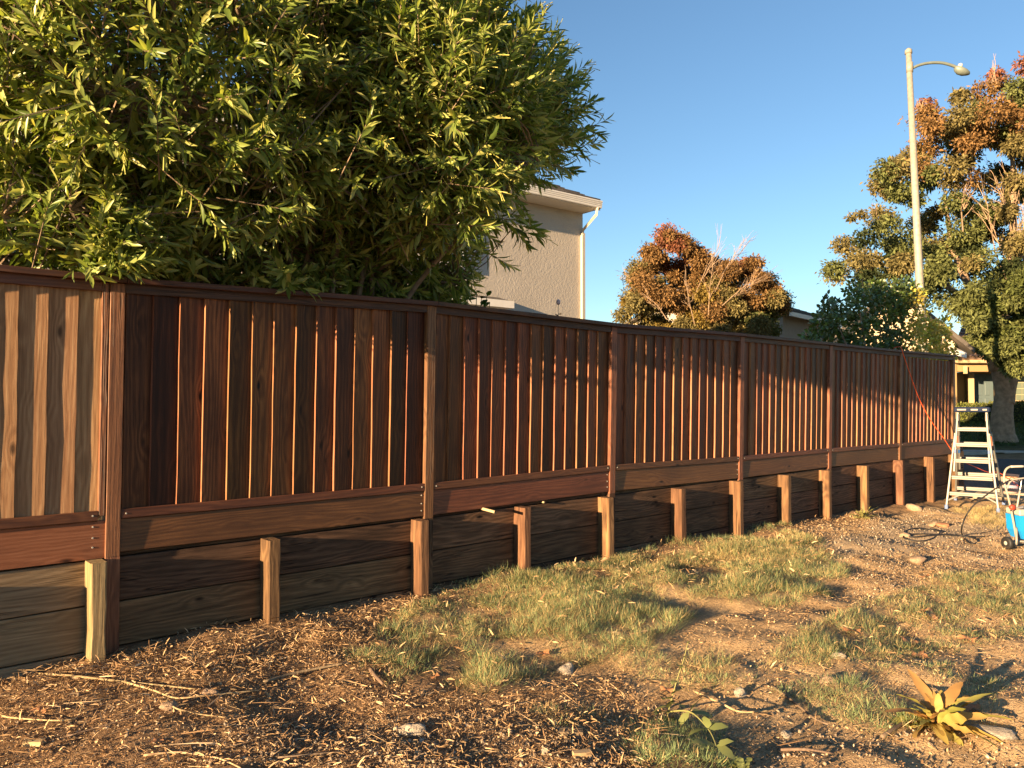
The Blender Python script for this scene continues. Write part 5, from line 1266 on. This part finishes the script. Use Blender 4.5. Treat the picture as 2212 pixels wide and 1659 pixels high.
chunks = [(1258, 1632, 36, 'dry_stick', 12, 'pale cut block of wood at the bottom centre'), (1232, 1588, 48, 'dark_stick', -3, 'long grey splintered board piece above the pale wood block'), (1255, 1600, 26, 'dark_stick', 25, 'dark wedge of wood right beside the splintered piece'),
          (1130, 1520, 16, 'dry_stick', 20, 'small square chip of wood in the centre litter'), (845, 1512, 16, 'dark_stick', -30, 'small grey chip left of centre under the grass'), (72, 1608, 34, 'dry_stick', 5, 'flaky tan wood slab in the bottom left mulch'), (612, 1487, 14, 'dark_stick', 15, 'small grey wood chip beside the long brown branch')]
for i, (x, y, wpx, mt, an, lab) in enumerate(chunks):
    g = ground_at(x, y + 4); L = wpx * g[1] / FPX * 1.1
    me = plank('wood_scrap', L * .45, L, L * .28, M[mt], 3, L * .04, L * .03, 600 + i)
    Mx = Matrix.Translation((g[0] - L / 2, g[1], g[2] + L * .30)) @ Matrix.Rotation(R(an), 4, 'Z') @ Matrix.Rotation(R(90), 4, 'Y') @ Matrix.Rotation(R(-90), 4, 'Z')
    tag(link('wood_scrap', me, None, Mx), lab, 'wood scrap', 'scraps of wood on the ground')
# ------------------------------------------------------------------ big fallen leaves
M['fallen'] = simple('fallen_leaf', (.36, .17, .075), .75, var=.3, nscale=8)
def lobed(seed):
    r_ = random.Random(seed); mb = MB(); n = 30; vs = [(0, 0, 0)]
    for k in range(n):
        a = 2 * math.pi * k / n; lob = .55 + .45 * abs(math.cos(2.5 * (a - math.pi / 2))) ** .7
        if abs(a - 1.5 * math.pi) < .35: lob *= .5
        lob *= r_.uniform(.88, 1.1); vs.append((lob * math.cos(a), lob * math.sin(a), .22 * math.sin(3 * a + seed) * lob + .10 * lob))
    mb.add(vs, [(0, k + 1, (k + 1) % n + 1) for k in range(n)]); mb.tube([(0, -.3, .05), (.05, -.8, .0), (.1, -1.3, .12)], .025, 5); return mb.mesh('fallen_leaf', M['fallen'], True)
fl_me = [lobed(k) for k in range(4)]
leaves_ = [(2010, 1333, 26, 'large lobed brown leaf on the grass edge, middle right'), (2090, 1388, 20, 'brown curled leaf on the far right grass'), (1840, 1370, 22, 'orange brown leaf on bare ground left of the right grass'), (1965, 1395, 22, 'rusty leaf in the shade of the right grass, lower of the pair there'), (2100, 1538, 18, 'dark red leaf at the right edge above the flat slab'),
           (1195, 1368, 16, 'orange leaf resting on the main grass patch below the second wall post from centre'), (1300, 1315, 15, 'tan leaf standing in the main grass patch'), (1175, 1420, 18, 'tan curled leaf pile near the creamy pitted stone'), (1440, 1500, 16, 'orange leaf beside the thin weed'), (1230, 1560, 14, 'yellow brown leaf above the splintered wood'),
           (85, 1545, 20, 'yellow leaf in the left mulch'), (340, 1612, 14, 'golden leaf near the forked branch'), (940, 1470, 13, 'small rusty leaf on the left end of the grass'), (2000, 1250, 14, 'small brown leaf on the open gravel edge'), (1985, 1422, 20, 'rusty folded leaf in the shade of the right grass, upper of the pair there')]
for i, (x, y, r_, lab) in enumerate(leaves_):
    g = ground_at(x, y); s2 = r_ * g[1] / FPX
    Mx = Matrix.Translation((g[0], g[1], g[2] + .025)) @ Matrix.Rotation(random.uniform(0, 6.28), 4, 'Z') @ Matrix.Rotation(random.uniform(-.35, .35), 4, 'X') @ Matrix.Diagonal((s2, s2 * .8, s2 * .8, 1))
    tag(link('fallen_leaf', fl_me[i % 4], None, Mx), lab, 'leaf', 'big fallen leaves')

# ------------------------------------------------------------------ plants on the near ground
def sstep_(t): t = min(1, max(0, (t - .12) / .4)); return t * t * (3 - 2 * t)
def strap_leaf(L, w, droop, mat, curl=.0, n=14, seed=0):
    r_ = random.Random(seed); vs = []; fs = []
    for i in range(n + 1):
        t = i / n; ww = w * (.14 + .86 * sstep_(t)) * math.sqrt(max(0.02, 1 - max(0, (t - .6) / .4) ** 2.5)) * (1 + r_.uniform(-.10, .10)); y = L * t; z = -droop * L * t * t + r_.uniform(-.008, .008) * L
        vs += [(-ww, y, z + ww * (.3 + .22 * math.sin(i * 1.5 + seed)) + r_.uniform(-.08, .08) * ww), (0, y, z), (ww, y, z + ww * (.3 + .22 * math.sin(i * 1.7 + seed * 2)) + r_.uniform(-.08, .08) * ww)]
    for i in range(n):
        b = i * 3; fs += [(b, b + 1, b + 4, b + 3), (b + 1, b + 2, b + 5, b + 4)]
    return MB().add(vs, fs).mesh('leaf', mat, True)
M['dock'] = objleaf('dock_leaf', (.46, .25, .09), (.30, .33, .08), .6, .3); M['weed'] = objleaf('weed_leaf', (.22, .24, .09), (.14, .17, .06), .5, .25); M['tuft'] = objleaf('tuft_leaf', (.24, .25, .08), (.36, .33, .13), .6, .25)
def rosette(name, label, px_, n, Lpx, mat, up, wr=.16, cat='plant', wild=.0):
    g = ground_at(*px_); t = thing(name, g, label, cat); k_ = g[1] / FPX
    vs2 = [strap_leaf(1, wr * random.uniform(.75, 1.15), random.uniform(.1, .5 + wild), mat, seed=k) for k in range(5)]
    for k in range(n):
        az = k * 2.4 + random.uniform(-.3, .3); el_ = random.uniform(*up); L = Lpx * k_ * random.uniform(.6 - wild * .3, 1.1); az += random.uniform(-wild, wild)
        Mx = Matrix.Translation(Vector(g) + Vector((.02 * math.cos(az), .02 * math.sin(az), .0))) @ Matrix.Rotation(az, 4, 'Z') @ Matrix.Rotation(el_, 4, 'X') @ Matrix.Rotation(random.uniform(-.5 - wild, .5 + wild), 4, 'Y') @ Matrix.Scale(L, 4)
        link('leaf', vs2[k % 5], t, Mx)
    return t
rosette('dock_plant', 'yellowing broad leaved dock plant at the lower right', (2025, 1572), 58, 100, M['dock'], (.15, 1.5), .15, 'plant', .55)
rosette('broad_weed', 'pale green strappy weed at the foot of the wall posts before the ladder', (1866, 1120), 26, 32, M['tuft'], (.2, 1.25), .10)
# thin upright weed with oval leaves, bottom centre
wroot = ground_at(1440, 1555); wk = wroot[1]; 
tall = [at(x, y, wk - .0) for x, y in ((1440, 1555), (1448, 1520), (1462, 1470), (1478, 1420), (1486, 1385))]
lowp = [ground_at(1440, 1550) + UP * .03, ground_at(1490, 1580) + UP * .10, ground_at(1530, 1625) + UP * .11, ground_at(1548, 1660) + UP * .10]
lf_ = []
for (x, y, dx, dy, L) in ((1478, 1420, 12, -10, .05), (1470, 1440, -14, -8, .05), (1465, 1445, 14, -6, .05), (1460, 1470, -12, 10, .06), (1452, 1500, 18, -14, .08), (1448, 1510, -22, -4, .10), (1446, 1520, 30, 4, .12), (1444, 1525, -30, 10, .10), (1445, 1530, 8, -22, .10), (1442, 1540, -34, -2, .12), (1442, 1545, 26, 16, .12), (1442, 1550, -36, 26, .15), (1442, 1550, 22, 24, .12), (1444, 1552, -10, 30, .10), (1440, 1552, 5, 34, .10), (1486, 1390, 4, -12, .03)):
    p0 = at(x, y, wk); p1 = at(x + dx, y + dy, wk - random.uniform(-.05, .12)); lf_.append((p0, p1 - p0, L))
for k, (dx, dy, L) in enumerate(((30, -34, .15), (-34, 8, .14), (28, 20, .12), (-22, 26, .12), (34, -6, .12), (-38, -8, .16), (40, 8, .15), (-10, -30, .1), (36, -14, .1))):
    p0 = np.array(lowp[1 + k % 3]); d_ = at(1500 + dx, 1600 + dy, 3.6) - at(1500, 1600, 3.6); d_ = d_ + np.array([0, -.02, .01]); lf_.append((p0, d_ / np.linalg.norm(d_), L * .8))
leafy('oval_leaf_weed', 'thin grey green weed with oval leaves rising from the bottom centre', 'plant', wroot, [(tall, .0035), (lowp, .005)], lf_, M['weed'], .85)
rosette('leafy_seedling', 'low broad leaved seedling at the bottom edge right of the thin weed', (1590, 1668), 14, 50, M['weed'], (.1, .9), .2)
tot = sum(len(o.data.polygons) for o in bpy.data.objects if o.type == 'MESH'); print('objects', len(bpy.data.objects), 'polys', tot)
